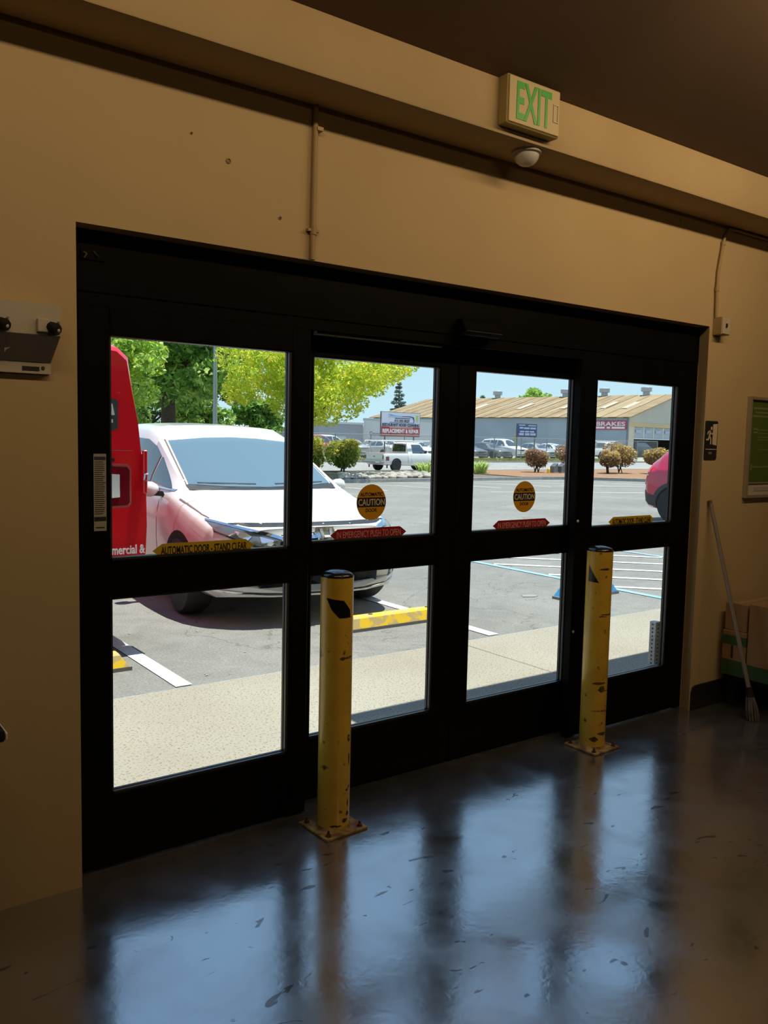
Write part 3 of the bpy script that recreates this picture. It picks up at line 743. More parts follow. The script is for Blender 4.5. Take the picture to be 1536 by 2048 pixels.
# ------------------------------------------------------------------ outdoor materials
def asphalt_material(name, c0, c1, crack=0.35):
    mt = bpy.data.materials.new(name); mt.use_nodes = True
    nt = mt.node_tree; b = nt.nodes['Principled BSDF']; N = nt.nodes.new; L = nt.links.new
    tc = N('ShaderNodeTexCoord')
    def noise(s, d=5, dist=0.0):
        n = N('ShaderNodeTexNoise'); n.inputs['Scale'].default_value = s; n.inputs['Detail'].default_value = d; n.inputs['Distortion'].default_value = dist
        L(tc.outputs['Object'], n.inputs['Vector']); return n.outputs['Fac']
    def ramp(fac, p0, p1, a, c):
        r = N('ShaderNodeValToRGB'); r.color_ramp.elements[0].position, r.color_ramp.elements[1].position = p0, p1
        r.color_ramp.elements[0].color, r.color_ramp.elements[1].color = (*a, 1), (*c, 1); L(fac, r.inputs[0]); return r.outputs[0]
    def mul(a, c, f=1.0):
        n = N('ShaderNodeMix'); n.data_type = 'RGBA'; n.blend_type = 'MULTIPLY'; n.inputs[0].default_value = f; L(a, n.inputs[6]); L(c, n.inputs[7]); return n.outputs[2]
    base = ramp(noise(0.45, 6, 0.5), 0.3, 0.7, c0, c1)
    sp = ramp(noise(60, 4), 0.30, 0.70, (0.70, 0.70, 0.70), (1.15, 1.15, 1.15))
    c = mul(base, sp)
    md = ramp(noise(4.5, 6, 0.8), 0.3, 0.7, (0.88, 0.88, 0.88), (1.08, 1.08, 1.08))
    c = mul(c, md)
    # cracks: narrow band of a warped noise
    nz = noise(0.33, 8, 1.2)
    ma = N('ShaderNodeMath'); ma.operation = 'SUBTRACT'; ma.inputs[1].default_value = 0.5; L(nz, ma.inputs[0])
    ab = N('ShaderNodeMath'); ab.operation = 'ABSOLUTE'; L(ma.outputs[0], ab.inputs[0])
    cr = ramp(ab.outputs[0], 0.0008, 0.003, (1-crack, 1-crack, 1-crack), (1, 1, 1))
    c = mul(c, cr)
    L(c, b.inputs['Base Color']); b.inputs['Roughness'].default_value = 0.9; b.inputs['Specular IOR Level'].default_value = 0.25
    MATS[name] = mt
asphalt_material('asphalt', (0.215, 0.207, 0.190), (0.280, 0.270, 0.247))
asphalt_material('street_asphalt', (0.30, 0.295, 0.285), (0.36, 0.35, 0.335), 0.15)
mat('walk_concrete', (0.38, 0.35, 0.285), 0.9, var=(0.9, (0.31, 0.275, 0.215), 0.2), grime=(75, (0.17, 0.14, 0.10), 0.58), bump=(90, 0.5, 0.006))
mat('kerb_concrete', (0.30, 0.28, 0.26), 0.9, var=(6, (0.38, 0.36, 0.33)))
mat('white_paint', (0.72, 0.70, 0.66), 0.7, var=(30, (0.60, 0.58, 0.55)))
mat('blue_paint', (0.20, 0.42, 0.56), 0.7, var=(8, (0.30, 0.40, 0.46)))
mat('stop_yellow', srgb(240, 196, 40), 0.7, var=(11, srgb(196, 170, 110), 0.04))
mat('stop_blue', srgb(60, 150, 205), 0.6, var=(12, srgb(70, 120, 170), 0.08))
mat('stop_concrete', (0.22, 0.20, 0.18), 0.9)
mat('mulch', (0.34, 0.19, 0.10), 0.95, var=(9, (0.24, 0.125, 0.065)), bump=(20, 0.6, 0.03))
mat('gravel', (0.17, 0.145, 0.115), 0.95, var=(5, (0.12, 0.10, 0.08)))
mat('stone_pale', (0.48, 0.43, 0.36), 0.8, var=(4, (0.36, 0.31, 0.26)))
mat('stone_grey', (0.30, 0.27, 0.245), 0.8, var=(4, (0.42, 0.375, 0.33)))
mat('grass', (0.36, 0.38, 0.10), 0.9, var=(0.8, (0.46, 0.42, 0.14)), bump=(10, 0.6, 0.05))
mat('dirt', (0.36, 0.33, 0.27), 0.95, var=(0.3, (0.42, 0.38, 0.30)))
mat('bark', (0.10, 0.075, 0.055), 0.95, var=(6, (0.06, 0.045, 0.035)))
mat('rubber', (0.022, 0.022, 0.023), 0.75)
mat('dark_rim', (0.03, 0.03, 0.032), 0.5)
mat('alloy', (0.55, 0.55, 0.56), 0.35, metal=0.7)
mat('wheel_well', (0.012, 0.012, 0.012), 0.9)
mat('pearl_white', (0.78, 0.765, 0.735), 0.30, coat=0.8)
mat('car_white', (0.74, 0.74, 0.73), 0.35, coat=0.5)
mat('truck_red', (0.70, 0.004, 0.014), 0.32, coat=0.7)
mat('suv_red', (0.50, 0.012, 0.05), 0.25, coat=0.9)
mat('car_silver', (0.46, 0.46, 0.45), 0.35, metal=0.5)
mat('car_grey', (0.20, 0.205, 0.21), 0.35, metal=0.4)
mat('car_dark', (0.04, 0.042, 0.045), 0.3, coat=0.5)
mat('car_blue', (0.30, 0.42, 0.50), 0.3, coat=0.5)
mat('car_brickred', (0.40, 0.10, 0.08), 0.4)
mat('car_glass', (0.030, 0.042, 0.050), 0.04, spec=1.0, ior=1.9)
mat('windshield', (0.13, 0.20, 0.23), 0.03, spec=1.0, ior=2.3)
mat('trim_black', (0.015, 0.015, 0.016), 0.45)
mat('cladding', (0.045, 0.045, 0.047), 0.6)
mat('chrome', (0.75, 0.76, 0.78), 0.12, metal=1.0)
mat('lamp_clear', (0.16, 0.17, 0.18), 0.08, spec=1.0, metal=0.3)
mat('lamp_bright', (0.80, 0.81, 0.83), 0.1, metal=0.8)
mat('tail_red', (0.16, 0.004, 0.012), 0.15, spec=0.9)
mat('tail_bright', (0.75, 0.01, 0.02), 0.15, emit=(1, 0.02, 0.02), emit_strength=0.0)
mat('lens_white', (0.70, 0.70, 0.70), 0.2)
mat('gap_line', (0.16, 0.13, 0.12), 0.8)
mat('step_grey', (0.34, 0.35, 0.36), 0.5, metal=0.4)
mat('metal_post', (0.36, 0.41, 0.44), 0.5, metal=0.3)
leaf_mat('leaf_lime', (0.52, 0.64, 0.05), (0.78, 0.78, 0.10), 0.9)
leaf_mat('leaf_lime_b', (0.36, 0.56, 0.06), (0.62, 0.72, 0.10), 0.9)
leaf_mat('leaf_gold', (0.80, 0.68, 0.10), (0.86, 0.78, 0.14))
leaf_mat('leaf_mid', (0.20, 0.38, 0.07), (0.34, 0.52, 0.11))
leaf_mat('leaf_dark', (0.09, 0.20, 0.06), (0.16, 0.29, 0.08))
leaf_mat('leaf_fresh', (0.46, 0.64, 0.17), (0.62, 0.74, 0.26))
leaf_mat('leaf_yellow', (0.72, 0.64, 0.10), (0.80, 0.66, 0.16))
leaf_mat('leaf_olive', (0.28, 0.30, 0.09), (0.42, 0.42, 0.13))
leaf_mat('leaf_plum', (0.30, 0.17, 0.13), (0.40, 0.25, 0.18))
leaf_mat('leaf_rust', (0.55, 0.34, 0.24), (0.62, 0.42, 0.28))
leaf_mat('leaf_blade', (0.36, 0.52, 0.14), (0.52, 0.62, 0.22))
leaf_mat('leaf_conifer', (0.20, 0.29, 0.26), (0.28, 0.36, 0.32))

# ------------------------------------------------------------------ ground outside
sw = thing('sidewalk', 'exposed aggregate concrete walk just outside the door', 'sidewalk', (0, 3.2, 0), kind=S)
cuts = [-16, -9.45, -6.0, -2.55, .90, 4.35, 7.80, 11.25, 14.7, 18.15, 28]
for a, b in zip(cuts[:-1], cuts[1:]):
    MB().box(a+.004, b-.004, 3.2 if (b < -3.6 or a > 7.1) else 3.252, 4.92, -.12, 0).build('concrete_slab', MATS['walk_concrete'], sw, bevel=.006)
MB().box(-16, 28, 3.26, 4.92, -.16, -.05).build('joint_filler', MATS['kerb_concrete'], sw)

def ground(name, label, cat, xs, ys, mt, dz=0.0, parent=None):
    V, F = [], []
    for y in ys:
        for x in xs: V.append((x, y, zg(y)+dz))
    n = len(xs)
    for j in range(len(ys)-1):
        for i in range(n-1): F.append((j*n+i, j*n+i+1, (j+1)*n+i+1, (j+1)*n+i))
    o = MB().add(V, F).build(name, mt, parent)
    if label: tag(o, label, cat, kind=S)
    return o
lot = ground('parking_lot', 'grey cracked asphalt parking lot outside the door', 'parking lot', [-60, -10, 20, 34, 70, 130], [4.92, 8, 12, 18, 25, 28, 29.7], MATS['asphalt'])
def stripe(pts, w, mt, name='parking_stripe'):
    (x0, y0), (x1, y1) = pts
    d = Vector((x1-x0, y1-y0)).normalized(); nn = Vector((-d.y, d.x))*w/2
    n = max(2, int(abs(y1-y0)/3)+2); V, F = [], []
    for k in range(n):
        t_ = k/(n-1); x, y = x0+(x1-x0)*t_, y0+(y1-y0)*t_
        for s in (-1, 1): V.append((x+nn.x*s, y+nn.y*s, zg(y)+.006))
    for k in range(n-1): F.append((2*k, 2*k+1, 2*k+3, 2*k+2))
    MB().add(V, F).build(name, mt, lot)
WP, BP = MATS['white_paint'], MATS['blue_paint']
stripe(((2.075, 4.94), (2.075, 10.6)), .11, WP); stripe(((4.765, 4.94), (4.765, 10.6)), .11, WP)
stripe(((-.62, 4.94), (-.62, 10.6)), .11, WP)
stripe(((7.45, 4.94), (7.45, 10.4)), .10, BP, 'blue_line'); stripe(((10.2, 4.94), (10.2, 10.4)), .10, BP, 'blue_line')
for k in range(7):
    y = 5.95 + k*.95
    x_end = min(10.12, 7.53 + (y-5.0)); stripe(((7.53, y), (x_end, y-(x_end-7.53))), .10, WP, 'hatch_stripe')
for k in range(3):
    x = 7.53 + .95*k + .7; stripe(((x, 10.35), (10.12, 10.35-(10.12-x))), .10, WP, 'hatch_stripe')
for x, y0, y1 in ((16.6, 22.5, 29.4), (19.3, 22.8, 29.4), (21.9, 22.6, 29.4), (24.6, 22.6, 29.4), (27.4, 22.3, 29.4), (30.2, 22.3, 29.4)): stripe(((x, y0), (x-.15, y1)), .12, WP)
stripe(((19.5, 20.6), (24.2, 18.0)), .12, WP); stripe(((25.8, 23.2), (31.0, 19.6)), .12, WP)
MB().prism([(6.20, 6.02), (6.32, 5.96), (6.40, 6.0), (6.36, 6.08), (6.26, 6.10)], 'z', .003, .006).build('faded_paint_patch', MATS['fixture_grey'], lot)
# small pale leaves on the asphalt
g = MB(); r_ = random.Random(11)
for k in range(70):
    x, y, a, s = r_.uniform(1.2, 9), r_.uniform(4.98, 8.0), r_.random()*6.28, r_.uniform(.008, .022)
    c_, s_ = math.cos(a)*s, math.sin(a)*s
    g.add([(x-c_, y-s_, .004), (x-s_*.35, y+c_*.35, .007), (x+c_, y+s_, .004), (x+s_*.35, y-c_*.35, .007)], [(0, 1, 2, 3)])
o = g.build('leaf_litter', MATS['stone_pale']); tag(o, 'scattered dry leaf bits on the asphalt', 'leaf litter', kind='stuff')

bed = thing('planter_bed', 'kerbed planting island across the parking lot', 'planting bed', (25, 29.6, -.34), kind=S)
kp = [(-60, 29.62), (31.6, 29.62), (32.7, 29.3), (33.15, 28.4), (33.2, 24.4), (33.7, 23.2), (36, 22.2), (110, 19.5)]
V, F = [], []
for i, (x, y) in enumerate(kp):
    p0 = Vector(kp[max(0, i-1)]); p1 = Vector(kp[min(len(kp)-1, i+1)]); d = (p1-p0).normalized(); nn = Vector((-d.y, d.x))
    z = zg(y)
    for o_, h in ((0, -.1), (0.015, .145), (.16, .15), (.16, -.1)): V.append((x+nn.x*o_, y+nn.y*o_, z+h))
for i in range(len(kp)-1):
    for k in range(3): F.append((i*4+k, i*4+k+1, (i+1)*4+k+1, (i+1)*4+k))
MB().add(V, F).build('kerb', MATS['kerb_concrete'], bed)
MB().box(-60, 30.3, 29.7, 36.8, -.5, -.215).build('gravel', MATS['gravel'], bed)
MB().prism([(30.3, 29.7), (31.7, 29.75), (32.85, 29.4), (33.3, 28.5), (33.35, 24.5), (33.85, 23.35), (36.1, 22.4), (110, 19.7), (110, 36.8), (30.3, 36.8)], 'z', -.5, -.175).build('mulch', MATS['mulch'], bed)
# river stones, shared meshes
sm = []
for k in range(5):
    bm = bmesh.new(); bmesh.ops.create_icosphere(bm, subdivisions=2, radius=1.0)
    g_ = random.Random(k)
    ax, ay, az = g_.uniform(.85, 1.2), g_.uniform(.7, 1.0), g_.uniform(.45, .6)
    for v in bm.verts:
        f = 1 + .12*math.sin(3*v.co.x+k) + .10*math.cos(4*v.co.y+2*k)
        v.co = Vector((v.co.x*ax*f, v.co.y*ay*f, v.co.z*az))
    me = bpy.data.meshes.new('river_stone'); bm.to_mesh(me); bm.free()
    me.polygons.foreach_set('use_smooth', [True]*len(me.polygons)); me.materials.append(MATS['stone_pale' if k % 3 else 'stone_grey'])
    sm.append(me)
r_ = random.Random(21); placed = []
tries = 0
while len(placed) < 260 and tries < 9000:
    tries += 1
    y = r_.uniform(29.95, 33.6); x = y*r_.uniform(.66, .885) ; x = r_.uniform(.655*y, .90*y)
    s = r_.uniform(.13, .24)
    if all((x-a)**2+(y-b)**2 > (.72*(s+c_))**2 for a, b, c_ in placed):
        placed.append((x, y, s))
        o = bpy.data.objects.new('river_stone', sm[len(placed) % 5]); col.objects.link(o)
        o.parent = bed; o.matrix_parent_inverse = Matrix.Translation(-Vector(bed.location))
        o.location = (x, y, -.215+s*.38); o.scale = (s, s, s); o.rotation_euler = (r_.uniform(-.2, .2), r_.uniform(-.2, .2), r_.random()*6.28)
ground('street', 'pale grey street beyond the planting island', 'street', [-120, 0, 40, 160], [36.8, 40, 44, 46.9], MATS['street_asphalt'], .004)
MB_ = MB().box(-120, 160, 36.68, 36.84, -.5, -.16).build('back_kerb', MATS['kerb_concrete'], bed)
ground('far_ground', 'bare ground of the vehicle yard beyond the street', 'ground', [-400, -60, 0, 30, 60, 90, 160, 500], [46.9, 50, 60, 90, 160, 500], MATS['dirt'], 0.0)
tag(MB().box(-120, 160, 46.85, 47.1, -.4, .02).build('far_kerb', MATS['kerb_concrete']), 'low pale kerb along the far side of the street', 'kerb', kind=S)
def grass_strip():
    g_ = np.random.default_rng(4); n = 16000
    x = g_.uniform(27, 62, n); y = g_.uniform(47.15, 48.72, n); h = g_.uniform(.08, .34, n); a = g_.uniform(0, 6.28, n); l = g_.normal(0, .08, (n, 2))
    z = np.array([zg(q) for q in y])
    wv = np.stack([np.cos(a)*.03, np.sin(a)*.03], 1)
    V = np.stack([np.stack([x-wv[:, 0], y-wv[:, 1], z], 1), np.stack([x+wv[:, 0], y+wv[:, 1], z], 1), np.stack([x+l[:, 0], y+l[:, 1], z+h], 1)], 1).reshape(-1, 3)
    me = bpy.data.meshes.new('grass_strip'); me.from_pydata(V.tolist(), [], [(3*i, 3*i+1, 3*i+2) for i in range(n)]); me.update()
    return link_mesh('grass_strip', me, MATS['grass'])
tag(grass_strip(), 'yellowish grass verge along the chain-link fence', 'grass', kind='stuff')

# outside of our own building: canopy, post stub
cn = thing('canopy', 'flat entrance canopy outside above the right half of the door', 'canopy', (6, 3.2, 2.95))
MB().box(3.30, 9.0, 3.2, 3.785, 2.95, 3.15).build('slab', MATS['walk_concrete'], cn, bevel=.01)
MB().box(3.29, 9.0, 3.785, 3.80, 2.93, 3.17).build('fascia', MATS['fixture_grey'], cn)
t = thing('post_stub', 'short perforated steel post outside the right pane', 'post', (4.60, 3.275, 0))
MB().box(4.575, 4.625, 3.255, 3.305, 0, .455).build('square_tube', MATS['galvanised'], t, bevel=.003)
for k in range(17):
    MB().lathe([(.0055, 0), (.0055, .001)], 10, (4.600, 3.255, .03+k*.0254), (0, -1, 0)).build('punched_hole', MATS['print_black'], t)
    MB().lathe([(.0055, 0), (.0055, .001)], 10, (4.575, 3.28, .03+k*.0254), (-1, 0, 0)).build('punched_hole', MATS['print_black'], t)

# ------------------------------------------------------------------ wheel stops
def wheel_stop(label, x0, x1, y, mt):
    t = thing('wheel_stop', label, 'wheel stop', ((x0+x1)/2, y+.08, 0), group='wheel stops')
    V, F = [], []
    xs = [x0, x0+.10] + list(np.linspace(x0+.3, x1-.3, 6)) + [x1-.10, x1] if x1-x0 > 1 else [x0, x0+.1, x1-.1, x1]
    for i, x in enumerate(xs):
        prof = [(0, .0), (0, .028), (.028, .105), (.045, .118), (.115, .118), (.132, .105), (.16, .028), (.16, 0)]
        for (py, pz) in prof: V.append((x + (0.085 if i == 0 else -.085 if i == len(xs)-1 else 0)*(pz/.118)*.9, y+py, pz))
    n = 8
    for i in range(len(xs)-1):
        for k in range(n-1): F.append((i*n+k, i*n+k+1, (i+1)*n+k+1, (i+1)*n+k))
    F.append(tuple(range(n))); F.append(tuple(range((len(xs)-1)*n, len(xs)*n)))
    MB().add(V, F).build('block', mt, t)
    MB().box(x0-.002, x1+.002, y-.003, y+.163, 0, .026).build('bare_edge', MATS['stop_concrete'], t)
    for xx in (x0+.3, x1-.3): MB().lathe([(.022, .1175), (.018, .122), (.006, .124)], 12, (xx, y+.08, 0)).build('anchor_pin', MATS['rust'], t)
wheel_stop('yellow wheel stop behind the red van', .08, 1.925, 5.47, MATS['stop_yellow'])
wheel_stop('chipped yellow wheel stop in front of the white van', 3.74, 4.95, 5.60, MATS['stop_yellow'])
wheel_stop('short blue wheel stop beside the hatched bay', 6.42, 7.27, 5.66, MATS['stop_blue'])

# ------------------------------------------------------------------ white minivan (front at local y=0, looking to -Y)
def window_band(bvh, root, s0, s1, z0, z1, name='side_window', lean0=.25, lean1=.1, mt=None):
    for ax in ('left', 'right'):
        drape([(s0, z0), (s1, z0), (s1-lean1, z1), (s0+lean0, z1)], ax, bvh, .006, mt or MATS['car_glass'], root, name)

van = thing('white_minivan', 'pearl white minivan parked nose-in beside the red van', 'van')
st = [(0.00, .30, .76, .46, .66, .74, .74, .58), (.05, .25, .88, .48, .74, .84, .83, .64), (.18, .225, .945, .50, .80, .90, .885, .70), (.5, .22, .985, .55, .875, .935, .945, .75), (.95, .22, .995, .60, .955, .945, 1.02, .78),
      (1.30, .22, .995, .62, 1.02, .95, 1.085, .80), (2.38, .22, .995, .62, 1.06, .955, 1.59, .74), (2.75, .22, .995, .62, 1.065, .955, 1.685, .735), (3.5, .22, .995, .62, 1.075, .955, 1.715, .735),
      (4.5, .22, .99, .62, 1.09, .95, 1.70, .71), (4.95, .25, .97, .62, 1.10, .93, 1.66, .66), (5.10, .32, .93, .62, 1.08, .89, 1.50, .58), (5.16, .42, .86, .62, 1.00, .82, 1.25, .56)]
mb, vb = loft(st, 110, 2, nose=.42, nose_len=1.5, tail=.15)
mb.build('body', MATS['pearl_white'], van, smooth=True)
P = lambda poly, ax, off, mt, nm, **k: drape(poly, ax, vb, off, MATS[mt], van, nm, **k)
ws = P([(-.745, 1.125), (-.4, 1.105), (0, 1.098), (.4, 1.105), (.745, 1.125), (.685, 1.525), (.3, 1.56), (0, 1.57), (-.3, 1.56), (-.685, 1.525)], 'front', .012, 'windshield', 'windscreen', h=.06)
P([(-.77, 1.075), (.77, 1.075), (.775, 1.122), (.4, 1.102), (0, 1.096), (-.4, 1.102), (-.775, 1.122)], 'front', .005, 'trim_black', 'cowl')
for s in (-1, 1):
    P([(s*.10, 1.122), (s*.45, 1.128), (s*.66, 1.135), (s*.66, 1.142), (s*.45, 1.138), (s*.10, 1.130)], 'front', .02, 'trim_black', 'wiper')
    P([(s*.765, 1.10), (s*.778, 1.10), (s*.712, 1.535), (s*.70, 1.535)], 'front', .007, 'gap_line', 'pillar_seam')
    # headlamp wedge with chrome brow
    hl = P([(s*.865, .862), (s*.855, .795), (s*.66, .705), (s*.42, .655), (s*.41, .735), (s*.50, .765), (s*.68, .812)], 'front', .020, 'lamp_clear', 'headlamp', h=.025)
    drape([(s*.745, .80), (s*.72, .755), (s*.66, .735), (s*.63, .765), (s*.67, .795)], 'front', vb, .028, MATS['lamp_bright'], hl, 'projector', h=.03)
    drape([(s*.57, .765), (s*.57, .705), (s*.46, .68), (s*.47, .738)], 'front', vb, .028, MATS['lamp_bright'], hl, 'reflector', h=.03)
    P([(s*.87, .868), (s*.68, .816), (s*.50, .769), (s*.40, .738), (s*.40, .765), (s*.50, .797), (s*.68, .838), (s*.86, .882)], 'front', .026, 'chrome', 'chrome_brow', h=.03)
    P([(s*.862, .785), (s*.66, .688), (s*.42, .636), (s*.42, .652), (s*.66, .704), (s*.857, .797)], 'front', .020, 'trim_black', 'lamp_seal', h=.03)
    P([(s*.885, .43), (s*.875, .36), (s*.72, .345), (s*.74, .43)], 'front', .008, 'trim_black', 'fog_recess')
    P([(s*.83, .405), (s*.82, .365), (s*.76, .36), (s*.77, .405)], 'front', .012, 'lamp_bright', 'fog_lamp', h=.04)
P([(-.395, .775), (0, .80), (.395, .775), (.41, .64), (.28, .60), (0, .59), (-.28, .60), (-.41, .64)], 'front', .004, 'trim_black', 'grille')
P([(-.40, .762), (0, .782), (.40, .762), (.40, .728), (0, .745), (-.40, .728)], 'front', .010, 'chrome', 'chrome_bar', h=.08)
P([(-.40, .69), (0, .70), (.40, .69), (.40, .66), (0, .668), (-.40, .66)], 'front', .009, 'chrome', 'chrome_bar', h=.08)
P([(-.80, .862), (-.4, .868), (0, .872), (.4, .868), (.80, .862), (.60, .835), (.3, .842), (0, .845), (-.3, .842), (-.60, .835)], 'front', .003, 'trim_black', 'bonnet_gap', h=.06)
DX = -.02
em = P([(-.09+DX, .838), (.075+DX, .838), (.088+DX, .80), (.065+DX, .71), (.032+DX, .69), (-.04+DX, .69), (-.072+DX, .71), (-.10+DX, .80)], 'front', .035, 'chrome', 'emblem', h=.05)
for poly in ([(-.076, .825), (-.050, .825), (-.040, .705), (-.062, .715)], [(.040, .825), (.014, .825), (.004, .705), (.026, .715)], [(-.050, .772), (.014, .772), (.012, .756), (-.048, .756)]):
    drape(poly, 'front', vb, .043, MATS['step_grey'], em, 'emblem_bar', h=.05)
P([(-.62, .47), (.62, .47), (.56, .33), (-.56, .33)], 'front', .006, 'trim_black', 'lower_grille')
P([(-.92, .295), (-.5, .268), (0, .262), (.5, .268), (.92, .295), (.92, .31), (.5, .285), (0, .28), (-.5, .285), (-.92, .31)], 'front', .018, 'chrome', 'lower_lip', h=.08)
P([(-.16, .57), (.16, .57), (.16, .47), (-.16, .47)], 'front', .012, 'trim_black', 'plate_mount')
for ax in ('left', 'right'):
    P([(1.50, 1.085), (2.02, 1.12), (2.08, 1.12), (2.08, 1.36), (1.92, 1.28)], ax, .012, 'car_glass', 'quarter_window', h=.05)
    P([(2.13, 1.12), (3.05, 1.13), (3.05, 1.545), (2.66, 1.535), (2.35, 1.465), (2.13, 1.37)], ax, .012, 'car_glass', 'front_window', h=.06)
    P([(3.13, 1.135), (4.15, 1.15), (4.12, 1.54), (3.13, 1.55)], ax, .006, 'car_glass', 'rear_window')
    P([(4.22, 1.15), (4.75, 1.20), (4.66, 1.50), (4.20, 1.535)], ax, .006, 'car_glass', 'rear_quarter_window')
    P([(1.40, 1.062), (4.2, 1.122), (4.2, 1.140), (1.40, 1.078)], ax, .010, 'chrome', 'belt_strip', h=.15)
    P([(1.62, .30), (1.626, .30), (1.66, .95), (1.654, .95)], ax, .002, 'gap_line', 'door_seam')
    P([(1.654, .95), (1.66, .95), (1.80, 1.07), (1.794, 1.07)], ax, .002, 'gap_line', 'door_seam')
    P([(2.95+.0, .30), (2.956, .30), (3.09, 1.10), (3.084, 1.10)], ax, .002, 'gap_line', 'door_seam')
    P([(.60, .885), (.606, .885), (1.20, 1.0), (1.206, 1.008)], ax, .008, 'gap_line', 'bonnet_seam', h=.05)
    for yc in (.97, 3.97):
        P([(yc + .40*math.cos(a), .345 + .40*math.sin(a)) for a in np.linspace(-.35, math.pi+.35, 22)], ax, .003, 'wheel_well', 'wheel_arch', h=.08)
for s in (-1, 1):
    wheel(van, s*.885, .97, .345, .23, 5, s); wheel(van, s*.885, 3.97, .345, .23, 5, s)
    mr = MB().lathe([(.02, -.07), (.055, -.06), (.072, -.015), (.070, .045), (.045, .075), (.01, .085)], 18, (s*1.065, 1.60 if s < 0 else 1.85, 1.07), (s*.92, -.30, .12)).build('mirror', MATS['pearl_white'], van, smooth=True)
    MB().prism([(s*.93, 1.0), (s*1.08, 1.015), (s*1.12, 1.06), (s*.95, 1.05)], 'y', 1.56 if s < 0 else 1.81, 1.64 if s < 0 else 1.89).build('mirror_foot', MATS['trim_black'], mr)
van.location = (3.80, 5.985, 0); van.rotation_euler = (0, 0, math.radians(-5.0))

# ------------------------------------------------------------------ red service van, tail to the door
rv = thing('red_service_van', 'tall red service van parked tail-out at the left pane', 'van')
st = [(0.0, .52, 1.0, .9, 1.44, .985, 2.20, .83), (.03, .50, 1.005, .95, 1.46, .985, 2.23, .845), (.25, .42, 1.01, .95, 1.47, 1.0, 2.28, .85), (3.4, .40, 1.01, .95, 1.47, 1.0, 2.30, .85), (3.9, .40, 1.01, .95, 1.40, .98, 2.10, .82), (4.4, .40, 1.0, .9, 1.30, .95, 1.42, .78), (5.1, .42, .98, .85, 1.12, .90, 1.16, .70), (5.35, .46, .90, .75, .95, .85, .98, .62)]
mb, rb = loft(st, 60, 0, nose=.05, nose_len=.3)
mb.build('body', MATS['truck_red'], rv, smooth=True)
P = lambda poly, ax, off, mt, nm, **k: drape(poly, ax, rb, off, MATS[mt], rv, nm, **k)
for s in (-1, 1):
    hp = P([(s*.60, 1.84), (s*.76, 1.835), (s*.78, 1.815), (s*.78, 1.63), (s*.76, 1.61), (s*.60, 1.61)], 'front', .010, 'cladding', 'marker_housing')
    drape([(s*.62, 1.805), (s*.735, 1.80), (s*.752, 1.72), (s*.62, 1.715)], 'front', rb, .022, MATS['lens_white'], hp, 'marker_lens')
    drape([(s*.715, 1.69), (s*.74, 1.69), (s*.74, 1.665), (s*.715, 1.665)], 'front', rb, .020, MATS['lens_white'], hp, 'marker_stud')
    tl = P([(s*.655, 1.355), (s*.845, 1.345), (s*.865, 1.32), (s*.865, 1.085), (s*.845, 1.065), (s*.655, 1.060)], 'front', .012, 'tail_red', 'tail_lamp')
    drape([(s*.725, 1.295), (s*.79, 1.29), (s*.79, 1.125), (s*.725, 1.120)], 'front', rb, .020, MATS['lens_white'], tl, 'reversing_lens')
    P([(s*.645, 1.375), (s*.855, 1.365), (s*.880, 1.33), (s*.880, 1.075), (s*.855, 1.05), (s*.645, 1.04)], 'front', .006, 'car_brickred', 'lamp_bezel')
    P([(s*.72, 1.408), (s*.755, 1.408), (s*.755, 1.385), (s*.72, 1.385)], 'front', .012, 'trim_black', 'screw_cover')
    P([(s*.60, 1.466), (s*.90, 1.460), (s*.90, 1.466), (s*.60, 1.472)], 'front', .003, 'car_brickred', 'body_seam')
    P([(s*.60, 1.885), (s*.80, 1.878), (s*.80, 1.884), (s*.60, 1.891)], 'front', .003, 'car_brickred', 'body_seam')
    MB().box(s*.955, s*.985, -.012, .03, 1.15, 1.47).build('corner_flange', MATS['truck_red'], rv, bevel=.006)
    hk = MB().tube([(s*.985, -.012, 1.30), (s*.955, -.035, 1.295), (s*.95, -.035, 1.255), (s*.98, -.012, 1.24)], .006, 8).build('door_check', MATS['chrome'], rv, smooth=True)
    wheel(rv, s*.86, 1.35, .36, .23, 0, s); wheel(rv, s*.90, 4.45, .36, .23, 0, s)
for ax in ('left', 'right'):
    for yc in (1.35, 4.45):
        P([(yc + .42*math.cos(a), .36 + .42*math.sin(a)) for a in np.linspace(-.1, math.pi+.1, 18)], ax, .003, 'wheel_well', 'wheel_arch')
    P([(3.2, 1.45), (4.3, 1.35), (3.95, 1.95), (3.3, 1.98)], ax, .006, 'car_glass', 'cab_window')
P([(-.70, 1.46), (.70, 1.46), (.60, 1.95), (-.60, 1.95)], 'back', .006, 'car_glass', 'windscreen')
for s in (-1, 1):
    P([(s*.04, 1.50), (s*.52, 1.50), (s*.52, 1.98), (s*.04, 1.98)], 'front', .006, 'car_glass', 'rear_window')
P([(-.006, .56), (.006, .56), (.006, 2.1), (-.006, 2.1)], 'front', .004, 'gap_line', 'door_gap')
MB().box(-.99, .985, -.24, .04, .43, .575).build('step_bumper', MATS['step_grey'], rv, bevel=.008)
MB().box(-.90, .90, -.10, .02, .40, .43).build('bumper_skirt', MATS['cladding'], rv)
text('Commercial &', .375, .068, MATS['print_white'], rv, (.962, -.012, .742), bold=.02, depth=.004, align='R')
text('Residential', .335, .066, MATS['print_white'], rv, (.935, -.012, .652), bold=.02, depth=.004, align='R')
rv.location = (1.265, 6.05, 0)

